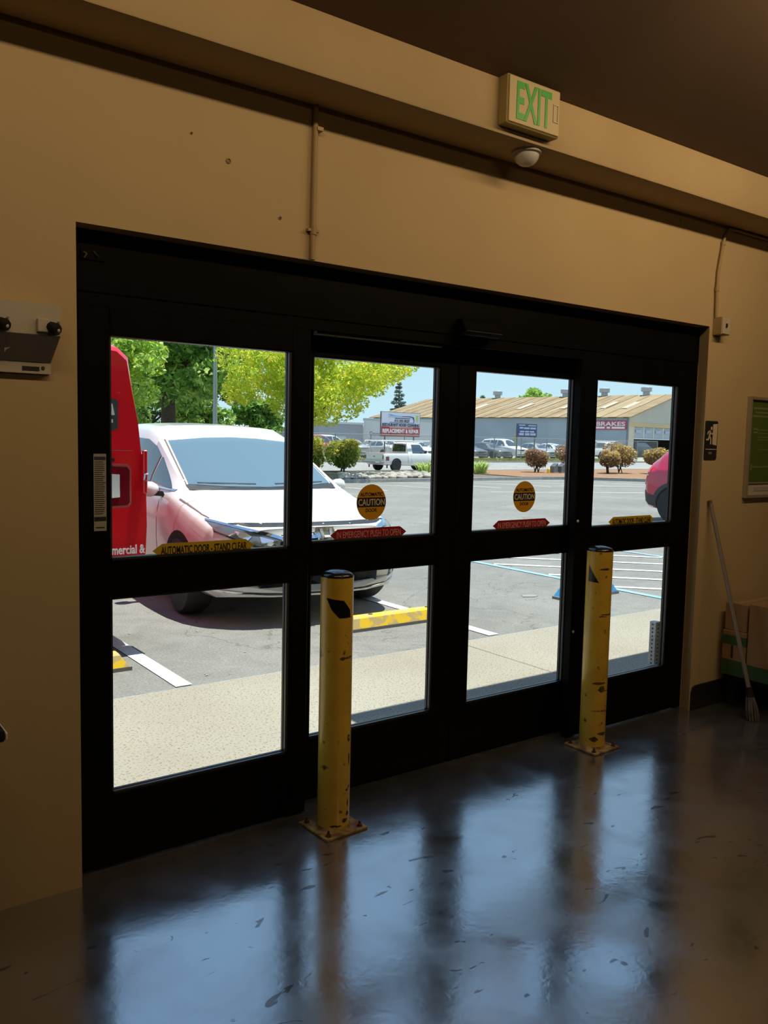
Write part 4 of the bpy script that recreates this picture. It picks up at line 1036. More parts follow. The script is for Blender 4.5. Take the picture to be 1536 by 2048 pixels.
# ------------------------------------------------------------------ generic cars for the background
SEDAN = [(0, .30, .74, .48, .60, .70, .64, .56), (.06, .22, .84, .48, .68, .80, .74, .62), (.8, .20, .88, .55, .80, .85, .87, .68), (1.25, .20, .89, .55, .87, .86, .95, .68), (2.05, .20, .89, .55, .91, .86, 1.37, .56), (2.6, .20, .89, .55, .93, .86, 1.43, .57), (3.2, .20, .89, .55, .94, .86, 1.39, .56), (3.9, .20, .88, .55, .95, .85, 1.04, .62), (4.5, .22, .87, .55, .95, .82, .99, .66), (4.65, .30, .82, .55, .86, .77, .90, .60), (4.7, .40, .76, .55, .78, .72, .82, .56)]
SUV = [(0, .34, .78, .55, .78, .74, .84, .60), (.06, .28, .88, .58, .86, .84, .93, .66), (.7, .26, .93, .62, .96, .88, 1.03, .70), (1.2, .26, .94, .62, 1.03, .90, 1.10, .72), (1.9, .26, .94, .62, 1.06, .90, 1.62, .60), (2.4, .26, .94, .62, 1.08, .90, 1.74, .62), (3.6, .26, .94, .62, 1.10, .90, 1.75, .62), (4.3, .28, .93, .62, 1.12, .88, 1.70, .60), (4.6, .34, .90, .62, 1.10, .84, 1.45, .60), (4.68, .42, .84, .62, 1.0, .78, 1.12, .58)]
def car(name, label, paint, x, y, rot, body='sedan', group=None, lights=True, z=None):
    root = thing(name, label, 'car', group=group)
    st = SEDAN if body == 'sedan' else SUV
    mb, bv = loft(st, 40, 1, nose=.18, nose_len=.9, tail=.12)
    mb.build('body', MATS[paint], root, smooth=True)
    P = lambda poly, ax, off, mt, nm, **k: drape(poly, ax, bv, off, MATS[mt], root, nm, h=.3, **k)
    if body == 'sedan':
        P([(-.62, .98), (.62, .98), (.52, 1.35), (-.52, 1.35)], 'front', .008, 'car_glass', 'windscreen')
        P([(-.58, 1.06), (.58, 1.06), (.48, 1.34), (-.48, 1.34)], 'back', .008, 'car_glass', 'rear_screen')
        for ax in ('left', 'right'):
            P([(1.55, .96), (2.55, .97), (2.55, 1.34), (2.10, 1.33)], ax, .008, 'car_glass', 'front_window'); P([(2.62, .97), (3.6, 1.0), (3.25, 1.30), (2.62, 1.34)], ax, .008, 'car_glass', 'rear_window')
        hz, tz, wx, wb = .62, .78, .80, (.86, 3.68)
    else:
        P([(-.66, 1.12), (.66, 1.12), (.55, 1.64), (-.55, 1.64)], 'front', .008, 'car_glass', 'windscreen')
        P([(-.62, 1.15), (.62, 1.15), (.54, 1.62), (-.54, 1.62)], 'back', .008, 'car_glass', 'rear_screen')
        for ax in ('left', 'right'):
            P([(1.50, 1.12), (2.45, 1.13), (2.45, 1.62), (1.98, 1.60)], ax, .008, 'car_glass', 'front_window'); P([(2.52, 1.13), (3.35, 1.14), (3.35, 1.62), (2.52, 1.62)], ax, .008, 'car_glass', 'rear_window'); P([(3.42, 1.15), (4.3, 1.2), (4.2, 1.58), (3.42, 1.62)], ax, .008, 'car_glass', 'rear_quarter_window')
        hz, tz, wx, wb = .82, .98, .85, (.88, 3.75)
    for s in (-1, 1):
        P([(s*.80, hz+.06), (s*.50, hz+.03), (s*.50, hz-.06), (s*.80, hz-.03)], 'front', .010, 'lamp_clear', 'headlamp'); P([(s*.80, tz+.06), (s*.55, tz+.06), (s*.55, tz-.08), (s*.80, tz-.06)], 'back', .010, 'tail_red', 'tail_lamp')
        for w_ in wb: wheel(root, s*wx, w_, .33, .21, 0, s)
    P([(-.45, hz+.02), (.45, hz+.02), (.42, hz-.12), (-.42, hz-.12)], 'front', .008, 'trim_black', 'grille')
    P([(-.70, .42), (.70, .42), (.70, .36), (-.70, .36)], 'front', .010, 'trim_black', 'bumper_strip'); P([(-.70, .46), (.70, .46), (.70, .40), (-.70, .40)], 'back', .010, 'trim_black', 'bumper_strip')
    P([(-.2, .60), (.2, .60), (.2, .48), (-.2, .48)], 'back', .012, 'lens_white', 'licence_plate')
    for ax in ('left', 'right'):
        for w_ in wb: P([(w_ + .38*math.cos(a), .33 + .38*math.sin(a)) for a in np.linspace(-.3, math.pi+.3, 12)], ax, .004, 'wheel_well', 'wheel_arch')
    for s in (-1, 1):
        zz = 1.0 if body == 'sedan' else 1.16
        MB().lathe([(.02, -.08), (.07, -.05), (.075, .04), (.02, .09)], 10, (s*.98, 1.72, zz), (s, -.2, 0)).build('mirror', MATS[paint], root, smooth=True)
    root.location = (x, y, zg(y) if z is None else z); root.rotation_euler = (0, 0, math.radians(rot))
    return root
YG = 'cars parked behind the chain-link fence'
car('parked_sedan', 'silver sedan showing its tail behind the fence', 'car_silver', 35.7, 56.1, 180, 'sedan', YG)
car('parked_sedan', 'white sedan between the silver sedan and the hood cleaning sign', 'car_white', 38.9, 56.0, 180, 'sedan', YG)
car('parked_hatchback', 'white car under the hood cleaning sign', 'car_white', 42.2, 51.3, 0, 'sedan', YG)
car('parked_sedan', 'grey sedan at the left edge of the yard seen through the right pane', 'car_grey', 47.6, 51.4, 4, 'sedan', YG)
car('parked_sedan', 'dark grey sedan left of the white wagon behind the fence', 'car_grey', 50.3, 51.3, 3, 'sedan', YG)
car('parked_wagon', 'white high-roofed wagon behind the fence', 'car_white', 53.2, 52.2, 3, 'suv', YG)
car('parked_coupe', 'low silver car right of the white wagon', 'car_silver', 56.6, 51.8, 0, 'sedan', YG)
car('parked_sedan', 'white sedan below the blue yard sign', 'car_white', 60.2, 53.0, 0, 'sedan', YG)
car('parked_wagon', 'white wagon side-on at the back of the yard left of the hood sign', 'car_white', 42.0, 62.5, 90, 'suv', YG)
car('parked_sedan', 'brick red car behind the clipped yellow shrubs', 'car_brickred', 38.4, 58.6, 90, 'suv', YG)

# red SUV at the right edge: its tail at local y=0
sv = thing('red_suv', 'red SUV with grey cladding, tail end at the far right pane', 'car')
st = [(0, .50, .72, .62, .84, .74, .98, .58), (.05, .38, .84, .62, .92, .84, 1.08, .62), (.16, .30, .91, .62, 1.02, .89, 1.20, .64), (.42, .26, .93, .62, 1.09, .90, 1.42, .62), (.85, .25, .94, .62, 1.10, .90, 1.60, .61), (1.4, .25, .94, .62, 1.09, .90, 1.68, .62), (2.6, .25, .94, .62, 1.06, .90, 1.69, .62), (3.2, .25, .94, .62, 1.03, .90, 1.30, .68), (3.7, .25, .93, .62, 1.0, .88, 1.06, .70), (4.5, .30, .86, .6, .86, .80, .92, .62), (4.62, .40, .78, .55, .72, .72, .78, .56)]
mb, sb = loft(st, 60, 2, nose=.20, nose_len=.7)
mb.build('body', MATS['suv_red'], sv, smooth=True)
P = lambda poly, ax, off, mt, nm, **k: drape(poly, ax, sb, off, MATS[mt], sv, nm, **k)
P([(-.86, .63), (.86, .63), (.90, .50), (.80, .40), (.5, .36), (-.5, .36), (-.80, .40), (-.90, .50)], 'front', .012, 'cladding', 'bumper')
P([(-.60, 1.14), (.60, 1.14), (.56, 1.55), (-.56, 1.55)], 'front', .008, 'car_glass', 'rear_screen')
for s in (-1, 1):
    P([(s*.86, 1.13), (s*.62, 1.10), (s*.62, 1.0), (s*.84, .97), (s*.89, 1.05)], 'front', .012, 'tail_bright', 'tail_lamp', h=.06)
    P([(s*.88, .955), (s*.60, .985), (s*.60, .972), (s*.88, .942)], 'front', .010, 'chrome', 'lamp_strip', h=.08)
    wheel(sv, s*.85, .92, .355, .23, 5, s); wheel(sv, s*.85, 3.62, .355, .23, 5, s)
for ax in ('left', 'right'):
    for yc in (.92, 3.62):
        P([(yc + .50*math.cos(a), .34 + .48*math.sin(a)) for a in np.linspace(-.12, math.pi+.12, 20)], ax, .008, 'cladding', 'wheel_arch_cladding', h=.1)
        P([(yc + .40*math.cos(a), .34 + .40*math.sin(a)) for a in np.linspace(-.3, math.pi+.3, 20)], ax, .012, 'wheel_well', 'wheel_arch', h=.1)
    P([(.15, 1.12), (.34, 1.10), (.32, 1.0), (.14, .98)], ax, .012, 'tail_bright', 'tail_lamp', h=.06)
    P([(.14, .60), (.52, .52), (.52, .30), (.30, .34), (.12, .46)], ax, .010, 'cladding', 'bumper_corner', h=.08)
    P([(1.36, .44), (3.2, .44), (3.2, .28), (1.36, .28)], ax, .010, 'cladding', 'sill_cladding')
    P([(1.0, 1.14), (2.3, 1.12), (2.2, 1.58), (1.3, 1.58)], ax, .008, 'car_glass', 'rear_window'); P([(2.38, 1.12), (3.15, 1.10), (2.75, 1.56), (2.3, 1.58)], ax, .008, 'car_glass', 'front_window')
sv.location = (15.72, 11.22, 0); sv.rotation_euler = (0, 0, math.radians(180))

# ------------------------------------------------------------------ pickups
def pickup(name, label, x, y, rot, paint, decal=True, rack=True, bedmat='car_brickred'):
    root = thing(name, label, 'pickup truck')
    st = [(0, .40, .76, .6, .74, .72, .80, .60), (.06, .34, .84, .6, .84, .80, .90, .66), (.9, .33, .87, .6, .94, .82, 1.0, .70), (1.2, .33, .87, .6, .98, .82, 1.06, .70), (1.75, .33, .87, .6, 1.0, .82, 1.60, .58), (2.1, .33, .87, .6, 1.0, .82, 1.66, .60), (2.72, .33, .87, .6, 1.0, .82, 1.66, .60), (2.86, .33, .87, .6, 1.0, .82, 1.60, .60), (2.92, .33, .87, .6, .99, .84, 1.03, .78), (4.6, .36, .87, .6, .99, .84, 1.02, .78), (4.72, .45, .86, .6, .98, .83, 1.01, .78), (4.76, .5, .85, .6, .97, .82, 1.0, .76)]
    mb, bv = loft(st, 60, 0, nose=.15, nose_len=.8)
    mb.build('body', MATS[paint], root, smooth=True)
    P = lambda poly, ax, off, mt, nm, **k: drape(poly, ax, bv, off, MATS[mt], root, nm, h=.25, **k)
    P([(-.60, 1.10), (.60, 1.10), (.54, 1.56), (-.54, 1.56)], 'front', .008, 'car_glass', 'windscreen')
    P([(-.58, 1.13), (.58, 1.13), (.54, 1.55), (-.54, 1.55)], 'back', .008, 'car_glass', 'rear_screen')
    for ax in ('left', 'right'):
        P([(1.50, 1.04), (2.55, 1.05), (2.55, 1.54), (1.85, 1.54)], ax, .008, 'car_glass', 'side_window')
        P([(2.66, .42), (2.67, .42), (2.67, 1.0), (2.66, 1.0)], ax, .004, 'gap_line', 'door_seam'); P([(2.93, .42), (2.945, .42), (2.945, 1.0), (2.93, 1.0)], ax, .004, 'gap_line', 'bed_seam')
        for w_ in (.85, 3.82): P([(w_ + .40*math.cos(a), .36 + .40*math.sin(a)) for a in np.linspace(-.2, math.pi+.2, 12)], ax, .004, 'wheel_well', 'wheel_arch')
        if decal:
            P([(4.38, .86), (4.62, .84), (4.62, .62), (4.38, .62)], ax, .006, 'tail_red', 'red_decal')
    for s in (-1, 1):
        for w_ in (.85, 3.82): wheel(root, s*.78, w_, .35, .22, 0, s)
        P([(s*.82, .92), (s*.74, .92), (s*.74, .70), (s*.82, .70)], 'back', .010, 'tail_red', 'tail_lamp'); P([(s*.78, .86), (s*.52, .84), (s*.52, .72), (s*.78, .74)], 'front', .01, 'lamp_clear', 'headlamp')
        MB().box(s*.80-.03, s*.80+.03, 4.45, 4.50, .20, .42).build('mud_flap', MATS['trim_black'], root)
        MB().lathe([(.02, -.08), (.08, -.05), (.08, .05), (.02, .09)], 10, (s*.98, 1.70, 1.12), (s, -.2, 0)).build('mirror', MATS['trim_black'], root, smooth=True)
    MB().box(-.66, .66, 2.98, 4.66, 1.012, 1.045).build('bed_load', MATS[bedmat], root)
    g = MB(); g.box(-.80, -.70, 2.95, 4.72, .98, 1.05); g.box(.70, .80, 2.95, 4.72, .98, 1.05); g.box(-.80, .80, 4.68, 4.75, .98, 1.05); g.build('bed_rail', MATS[paint], root)
    MB().box(-.86, .86, 4.75, 4.95, .46, .60).build('rear_bumper', MATS['step_grey'], root, bevel=.02)
    MB().box(-.70, -.35, 4.946, 4.958, .485, .575).build('licence_plate', MATS['lens_white'], root)
    MB().prism([(-.06, .86), (.06, .86), (.07, .84), (.06, .82), (-.06, .82), (-.07, .84)], 'y', 4.755, 4.77).build('badge', MATS['navy_print'], root)
    if rack:
        for s in (-1, 1):
            for yy_ in (3.02, 4.45): MB().cyl((s*.76, yy_, 1.03), (s*.76, yy_, 1.66), .022, n=8).build('rack_post', MATS['car_white'], root)
            MB().tube([(s*.76, 4.85, 1.60), (s*.76, 4.86, 1.68), (s*.76, 4.80, 1.73), (s*.76, 1.2, 1.75)], .032, 8).build('rack_rail', MATS['car_white'], root, smooth=True)
        for yy_ in (1.6, 2.9, 4.45): MB().cyl((-.76, yy_, 1.70), (.76, yy_, 1.70), .02, n=8).build('rack_crossbar', MATS['car_white'], root)
    root.location = (x, y, zg(y)+.004); root.rotation_euler = (0, 0, math.radians(rot))
    return root
pickup('white_pickup', 'white pickup with ladder rack and red decal on the street', 32.5, 39.3, 94, 'car_white')
pickup('work_pickup', 'white work pickup behind the maroon shrubs near the brakes sign', 69.0, 54.6, 92, 'car_white', decal=False)
# ------------------------------------------------------------------ fence, signs, lamp post
def wire_material():
    mt = bpy.data.materials.new('chain_link'); mt.use_nodes = True
    nt = mt.node_tree; b = nt.nodes['Principled BSDF']; N = nt.nodes.new; L = nt.links.new
    b.inputs['Base Color'].default_value = (0.45, 0.46, 0.46, 1); b.inputs['Metallic'].default_value = 0.3; b.inputs['Roughness'].default_value = 0.6
    tc = N('ShaderNodeTexCoord')
    outs = []
    for a in (0.785, -0.785):
        mp = N('ShaderNodeMapping'); mp.inputs['Rotation'].default_value = (0, a, 0); L(tc.outputs['Object'], mp.inputs[0])
        wv = N('ShaderNodeTexWave'); wv.inputs['Scale'].default_value = 3.2; L(mp.outputs[0], wv.inputs[0])
        gt = N('ShaderNodeMath'); gt.operation = 'GREATER_THAN'; gt.inputs[1].default_value = 0.93; L(wv.outputs['Fac'], gt.inputs[0]); outs.append(gt)
    mx = N('ShaderNodeMath'); mx.operation = 'MAXIMUM'; L(outs[0].outputs[0], mx.inputs[0]); L(outs[1].outputs[0], mx.inputs[1])
    ml = N('ShaderNodeMath'); ml.operation = 'MULTIPLY'; ml.inputs[1].default_value = 0.6; L(mx.outputs[0], ml.inputs[0])
    L(ml.outputs[0], b.inputs['Alpha'])
    MATS['chain_link'] = mt
wire_material()
mat('fence_metal', (0.26, 0.28, 0.28), 0.5, metal=0.4)
fn = thing('chain_link_fence', 'chain-link fence in front of the parked cars', 'fence', (45, 48.9, 0))
for x in np.arange(25.5, 68, 3.0): MB().cyl((x, 48.9, -.05), (x, 48.9, 1.85), .035, n=8).build('post', MATS['fence_metal'], fn)
MB().cyl((25.5, 48.9, 1.82), (67.5, 48.9, 1.82), .02, n=6).build('top_rail', MATS['fence_metal'], fn)
MB().poly([(25.5, 48.88, .0), (67.5, 48.88, .0), (67.5, 48.88, 1.82), (25.5, 48.88, 1.82)]).build('wire_mesh', MATS['chain_link'], fn)

mat('sign_white', (0.62, 0.64, 0.74), 0.5); mat('sign_red', (0.45, 0.05, 0.06), 0.5); mat('sign_navy', (0.05, 0.06, 0.10), 0.5); mat('sign_cyan', (0.12, 0.42, 0.60), 0.5); mat('sign_lime', (0.46, 0.54, 0.10), 0.5)
mat('sign_blue', (0.05, 0.075, 0.17), 0.5); mat('sign_pale', (0.42, 0.48, 0.62), 0.5); mat('sign_frame', (0.20, 0.17, 0.16), 0.6); mat('brake_red', (0.40, 0.075, 0.15), 0.5)
class Board:
    """flat sign board: local u (0..1) along the width, v (0..1) up."""
    def __init__(s, p0, p1, z0, z1): 
        s.a = Vector((p0[0], p0[1], 0)); s.d = Vector((p1[0]-p0[0], p1[1]-p0[1], 0)); s.w = s.d.length; s.d.normalize(); s.n = Vector((s.d.y, -s.d.x, 0)); s.z0, s.h = z0, z1-z0
    def p(s, u, v, o=0.0): return s.a + s.d*u*s.w + Vector((0, 0, s.z0+v*s.h)) + s.n*o
    def poly(s, uv, o0, o1, name, mt, parent):
        n = len(uv); V = [s.p(u, v, o0) for u, v in uv] + [s.p(u, v, o1) for u, v in uv]
        return MB().add(V, [tuple(range(n)), tuple(range(2*n-1, n-1, -1))] + [(i, n+i, n+(i+1) % n, (i+1) % n) for i in range(n)]).build(name, mt, parent)
    def rect(s, u0, u1, v0, v1, o0, o1, name, mt, parent): return s.poly([(u0, v0), (u1, v0), (u1, v1), (u0, v1)], o0, o1, name, mt, parent)
    def text(s, body, u, v, w, h, mt, parent, bold=.0, o=.02): text(body, w*s.w, h*s.h, mt, parent, s.p(u, v, o), tuple(s.d), (0, 0, 1), depth=.01, bold=bold)
t = thing('billboard', 'large white and red restaurant hood cleaning sign', 'sign board', (37.4, 49.2, 0))
B = Board((35.45, 48.98), (39.50, 49.70), 1.74, 3.45)
B.rect(-.015, 1.015, -.025, 1.025, -.08, -.012, 'frame', MATS['sign_frame'], t); B.rect(0, 1, 0, 1, -.012, .01, 'panel', MATS['sign_white'], t)
B.rect(0, 1, 0, .40, .010, .016, 'red_field', MATS['sign_red'], t); B.rect(.20, .82, .33, .395, .016, .02, 'pink_strip', MATS['print_pink'], t)
B.text('RESTAURANT HOOD CLEANING', .5, .48, .97, .13, MATS['sign_navy'], t, .045); B.text('REPLACEMENT & REPAIR', .5, .215, .95, .17, MATS['print_white'], t, .04); B.text('415-205-8029', .52, .655, .40, .10, MATS['sign_navy'], t, .02)
B.poly([(.16, .945), (.22, .93), (.34, .875), (.52, .86), (.52, .84), (.34, .845), (.22, .85), (.16, .835), (.24, .885)], .012, .02, 'blue_swoosh', MATS['sign_cyan'], t)
B.poly([(.52, .86), (.74, .865), (.84, .83), (.855, .70), (.85, .58), (.835, .58), (.835, .70), (.80, .80), (.72, .83), (.52, .835)], .012, .02, 'hood_outline', MATS['sign_navy'], t)
B.rect(.20, .84, .575, .59, .012, .02, 'rule', MATS['sign_navy'], t); B.rect(.34, .74, .745, .775, .012, .02, 'small_line', MATS['sign_navy'], t); B.rect(.90, .965, .66, .92, .012, .02, 'lime_patch', MATS['sign_lime'], t)
for u0, u1 in ((.02, .22), (.25, .36), (.38, .60), (.62, .80), (.83, .97)): B.rect(u0, u1, .055, .09, .016, .02, 'small_print', MATS['print_pink'], t)
for u in (.12, .88): MB().cyl(B.p(u, -1.02, -.12), B.p(u, .6, -.12), .06, n=8).build('post', MATS['sign_frame'], t)
t = thing('yard_sign', 'small dark blue yard sign on two posts behind the fence', 'sign board', (50.3, 46.9, 0))
B = Board((49.12, 49.06), (51.62, 49.26), 1.95, 2.98)
B.rect(-.02, 1.02, -.03, 1.03, -.06, -.01, 'frame', MATS['sign_frame'], t); B.rect(0, 1, 0, 1, -.01, .01, 'panel', MATS['sign_blue'], t)
for (u0, u1, v0, v1) in ((.08, .40, .86, .94), (.55, .95, .84, .92), (.12, .30, .62, .76), (.33, .62, .60, .74), (.66, .94, .60, .74), (.14, .36, .34, .46), (.40, .60, .34, .46), (.64, .86, .34, .46), (.10, .34, .10, .28), (.40, .62, .10, .28), (.66, .94, .10, .28)):
    B.rect(u0, u1, v0, v1, .01, .018, 'faded_lettering', MATS['sign_pale'], t)
B.rect(-.12, -.05, -.65, .22, -.02, .0, 'side_board', MATS['grass'], t)
for u in (.05, .95): MB().cyl(B.p(u, -1.9, -.1), B.p(u, .9, -.1), .06, n=8).build('post', MATS['sign_frame'], t)
t = thing('lamp_post', 'blue-grey street lamp pole in front of the dark tree', 'lamp post', (17.2, 37.3, -.3))
MB().tube([(17.2, 37.3, -.3), (17.2, 37.3, 9.0)], [.115, .075], 12).build('pole', MATS['metal_post'], t, smooth=True)
MB().box(16.95, 17.45, 37.05, 37.55, -.5, -.05).build('footing', MATS['kerb_concrete'], t)
MB().tube([(17.2, 37.3, 8.9), (16.6, 36.8, 9.3), (15.9, 36.2, 9.35)], .05, 8).build('arm', MATS['metal_post'], t); MB().box(15.3, 15.95, 35.9, 36.3, 9.25, 9.4).build('lantern', MATS['metal_post'], t, bevel=.03)

# ------------------------------------------------------------------ warehouse, rotated about 10 degrees
mat('shed_wall', (0.29, 0.36, 0.43), 0.8, var=(0.35, (0.34, 0.40, 0.46))); mat('shed_gable', (0.56, 0.53, 0.42), 0.8, var=(0.5, (0.50, 0.48, 0.40))); mat('shed_trim', (0.62, 0.46, 0.26), 0.8); mat('shed_door_frame', (0.62, 0.56, 0.42), 0.8)
mat('roof_tan', (0.31, 0.215, 0.105), 0.8, var=(0.9, (0.25, 0.165, 0.08))); mat('roof_tan_b', (0.37, 0.27, 0.14), 0.8, var=(0.9, (0.33, 0.22, 0.11))); mat('roof_light', (0.52, 0.45, 0.33), 0.7); mat('vent_grey', (0.42, 0.46, 0.50), 0.5)
mat('bay_dark', (0.10, 0.10, 0.10), 0.9); mat('white_wall', (0.60, 0.62, 0.64), 0.8, var=(0.4, (0.54, 0.57, 0.60))); mat('grey_wall', (0.30, 0.33, 0.38), 0.8); mat('shutter', (0.42, 0.46, 0.48), 0.6); mat('beige_wall', (0.47, 0.43, 0.34), 0.8)
wh = thing('warehouse', 'long blue-grey warehouse with tan metal roof and open bay', 'building', (77.6, 60.2, 0))
c0 = Vector((77.6, 60.2, .05)); e1 = Vector((.985, .174, 0)); e2 = Vector((-.174, .985, 0)); Z = Vector((0, 0, 1))
HW, LEN, EV, RG = 11.9, 40.0, 4.35, 7.42
def W(a, b, z): return c0 + e1*a + e2*b + Z*z
def slab(pts, thick, nrm, name, mt, parent=wh):
    n = len(pts); Q = [p - nrm*thick for p in pts]
    return MB().add(pts + Q, [tuple(range(n)), tuple(range(2*n-1, n-1, -1))] + [(i, n+i, n+(i+1) % n, (i+1) % n) for i in range(n)]).build(name, mt, parent)
slab([W(0, 0, 0), W(0, LEN, 0), W(0, LEN, EV), W(0, 0, EV)], .2, -e1, 'long_wall', MATS['shed_wall'])
slab([W(2*HW, 0, 0), W(2*HW, LEN, 0), W(2*HW, LEN, EV), W(2*HW, 0, EV)], .2, e1, 'long_wall', MATS['shed_wall'])
slab([W(0, LEN, 0), W(2*HW, LEN, 0), W(2*HW, LEN, EV), W(HW, LEN, RG), W(0, LEN, EV)], .2, e2, 'gable_wall', MATS['shed_gable'])
slab([W(0, 0, 3.9), W(2*HW, 0, 3.9), W(2*HW, 0, EV), W(HW, 0, RG), W(0, 0, EV)], .2, -e2, 'gable_wall', MATS['shed_gable'])
slab([W(0, 0, 0), W(1.45, 0, 0), W(1.45, 0, 3.9), W(0, 0, 3.9)], .2, -e2, 'gable_pier', MATS['shed_door_frame'])
slab([W(14, 0, 0), W(2*HW, 0, 0), W(2*HW, 0, 3.9), W(14, 0, 3.9)], .2, -e2, 'gable_pier', MATS['shed_door_frame'])
slab([W(.3, -.03, 3.42), W(15, -.03, 3.42), W(15, -.03, 3.9), W(.3, -.03, 3.9)], .1, -e2, 'bay_lintel', MATS['shed_trim'])
slab([W(1.45, 6.0, 0), W(14, 6.0, 0), W(14, 6.0, 3.9), W(1.45, 6.0, 3.9)], .1, -e2, 'bay_back_wall', MATS['bay_dark'])
for k in range(5):   # glazed upper strip of the bay
    a = 1.5 + k*2.45
    pf = slab([W(a, .15, 2.15), W(a+2.4, .15, 2.15), W(a+2.4, .15, 3.4), W(a, .15, 3.4)], .06, -e2, 'bay_window', MATS['shutter'])
    slab([W(a-.06, .08, 2.1), W(a+.06, .08, 2.1), W(a+.06, .08, 3.42), W(a-.06, .08, 3.42)], .1, -e2, 'mullion', MATS['lens_white'])
    slab([W(a+.5, .06, 2.75), W(a+1.8, .06, 2.75), W(a+1.8, .06, 3.1), W(a+.5, .06, 3.1)], .02, -e2, 'window_sign', MATS['sign_pale'])
slab([W(1.45, .08, 2.02), W(14, .08, 2.02), W(14, .08, 2.14), W(1.45, .08, 2.14)], .1, -e2, 'bay_transom', MATS['lens_white'])
nl = (-e1*(RG-EV) + Z*HW).normalized(); nr_ = (e1*(RG-EV) + Z*HW).normalized()
r_ = random.Random(9); n_sh = 44; wsh = (LEN+1.0)/n_sh
for k in range(n_sh):
    b0 = -.5 + k*wsh; b1 = b0 + wsh - .05
    mt = MATS[r_.choice(['roof_tan', 'roof_tan', 'roof_tan_b'])]
    o_ = .02 if k % 2 else .05
    slab([W(-.45, b0, EV-.09)+Z*(.16+o_), W(-.45, b1, EV-.09)+Z*(.16+o_), W(HW, b1, RG+.16+o_), W(HW, b0, RG+.16+o_)], .08, nl, 'roof_sheet', mt)
    if k in (3, 6, 12, 19, 27): slab([W(HW*.33, b0+.1, EV+(RG-EV)*.33+.26+o_), W(HW*.33, b1-.1, EV+(RG-EV)*.33+.26+o_), W(HW*.62, b1-.1, EV+(RG-EV)*.62+.26+o_), W(HW*.62, b0+.1, EV+(RG-EV)*.62+.26+o_)], .04, nl, 'roof_light', MATS['roof_light'])
    if r_.random() < .5:
        f0 = r_.uniform(.05, .5); f1 = f0 + r_.uniform(.2, .45)
        slab([W(HW*f0, b1-.02, EV+(RG-EV)*f0+.27), W(HW*f0, b1+.10, EV+(RG-EV)*f0+.27), W(HW*f1, b1+.10, EV+(RG-EV)*f1+.27), W(HW*f1, b1-.02, EV+(RG-EV)*f1+.27)], .04, nl, 'seam_patch', MATS['roof_light'])
slab([W(HW, -.5, RG+.16), W(HW, LEN+.5, RG+.16), W(2*HW+.45, LEN+.5, EV+.07), W(2*HW+.45, -.5, EV+.07)], .12, nr_, 'roof_slope', MATS['roof_tan'])
for b_ in (4.0, 9.8, 15.6, 26.8, 33.5):
    p = W(HW, b_, RG+.1); v = MB().lathe([(.42, 0), (.42, .55)], 14, p).build('roof_vent', MATS['vent_grey'], wh)
    MB().lathe([(.66, .5), (.68, 1.0), (.62, 1.05), (.1, 1.1)], 14, p).build('vent_hood', MATS['vent_grey'], v)
for b_ in (13.5, 17.5, 21.0, 27): slab([W(-.03, b_, .9), W(-.03, b_+.9, .9), W(-.03, b_+.9, 1.7), W(-.03, b_, 1.7)], .05, -e1, 'wall_vent', MATS['grey_wall'])
slab([W(-2.5, 26, 0), W(-2.5, LEN+4, 0), W(-2.5, LEN+4, 2.9), W(-2.5, 26, 2.9)], .2, -e1, 'lean_to_wall', MATS['beige_wall'])
slab([W(-2.7, 25.8, 2.9), W(-2.7, LEN+4.2, 2.9), W(-2.7, LEN+4.2, 3.2), W(-2.7, 25.8, 3.2)], .1, -e1, 'lean_to_fascia', MATS['lens_white'])
slab([W(-2.6, 25.8, 3.2), W(0, 25.8, 3.35), W(0, LEN+4.2, 3.35), W(-2.6, LEN+4.2, 3.2)], .1, Z, 'lean_to_roof', MATS['vent_grey'])
t = thing('brakes_sign', 'red BRAKES sign on the corner of the blue-grey warehouse', 'sign', (77, 63, 3))
pa, pb = W(-.06, 4.35, 0), W(-.06, .15, 0)
B = Board((pa.x, pa.y), (pb.x, pb.y), 3.08, 4.12)
B.rect(0, 1, 0, 1, -.02, .03, 'panel', MATS['brake_red'], t); B.text('BRAKES', .53, .64, .86, .46, MATS['print_white'], t, .02, o=.03); B.poly([(.03, .42), (.11, .42), (.11, .92), (.03, .92)], .03, .05, 'red_emblem', MATS['sign_red'], t)
for u0, u1 in ((.06, .36), (.42, .52), (.57, .95)): B.rect(u0, u1, .12, .32, .03, .05, 'second_line', MATS['print_white'], t)
# vehicles at the bay
pq = W(4.2, 1.6, 0); jeep = car('off_roader', 'dark off-roader with spare wheel standing in the open bay', 'car_dark', 0, 0, 0, 'suv')
jeep.location = (pq.x+3.2, pq.y-.2, .06); jeep.rotation_euler = (0, 0, math.radians(97))
pt = MB().lathe([(.12, -.1), (.34, -.1), (.38, -.04), (.38, .04), (.34, .1), (.12, .1)], 20, (0, 4.78, 1.0), (0, 1, 0)).build('spare_wheel', MATS['rubber'], None, smooth=True)
pt.parent = jeep; MB_o = MB().lathe([(.2, .06), (.2, .1), (.05, .11)], 14, (0, 4.78, 1.0), (0, 1, 0)).build('spare_rim', MATS['alloy'], None, smooth=True); MB_o.parent = pt
MB_o = MB().box(-.6, .6, 1.6, 4.2, 1.80, 1.86).build('roof_rack', MATS['car_white'], None); MB_o.parent = jeep
bt = car('blue_wagon', 'light blue wagon with pale roof in front of the open bay', 'car_blue', 0, 0, 0, 'suv'); pq = W(10.5, -4.2, 0); bt.location = (pq.x, pq.y, .06); bt.rotation_euler = (0, 0, math.radians(105))

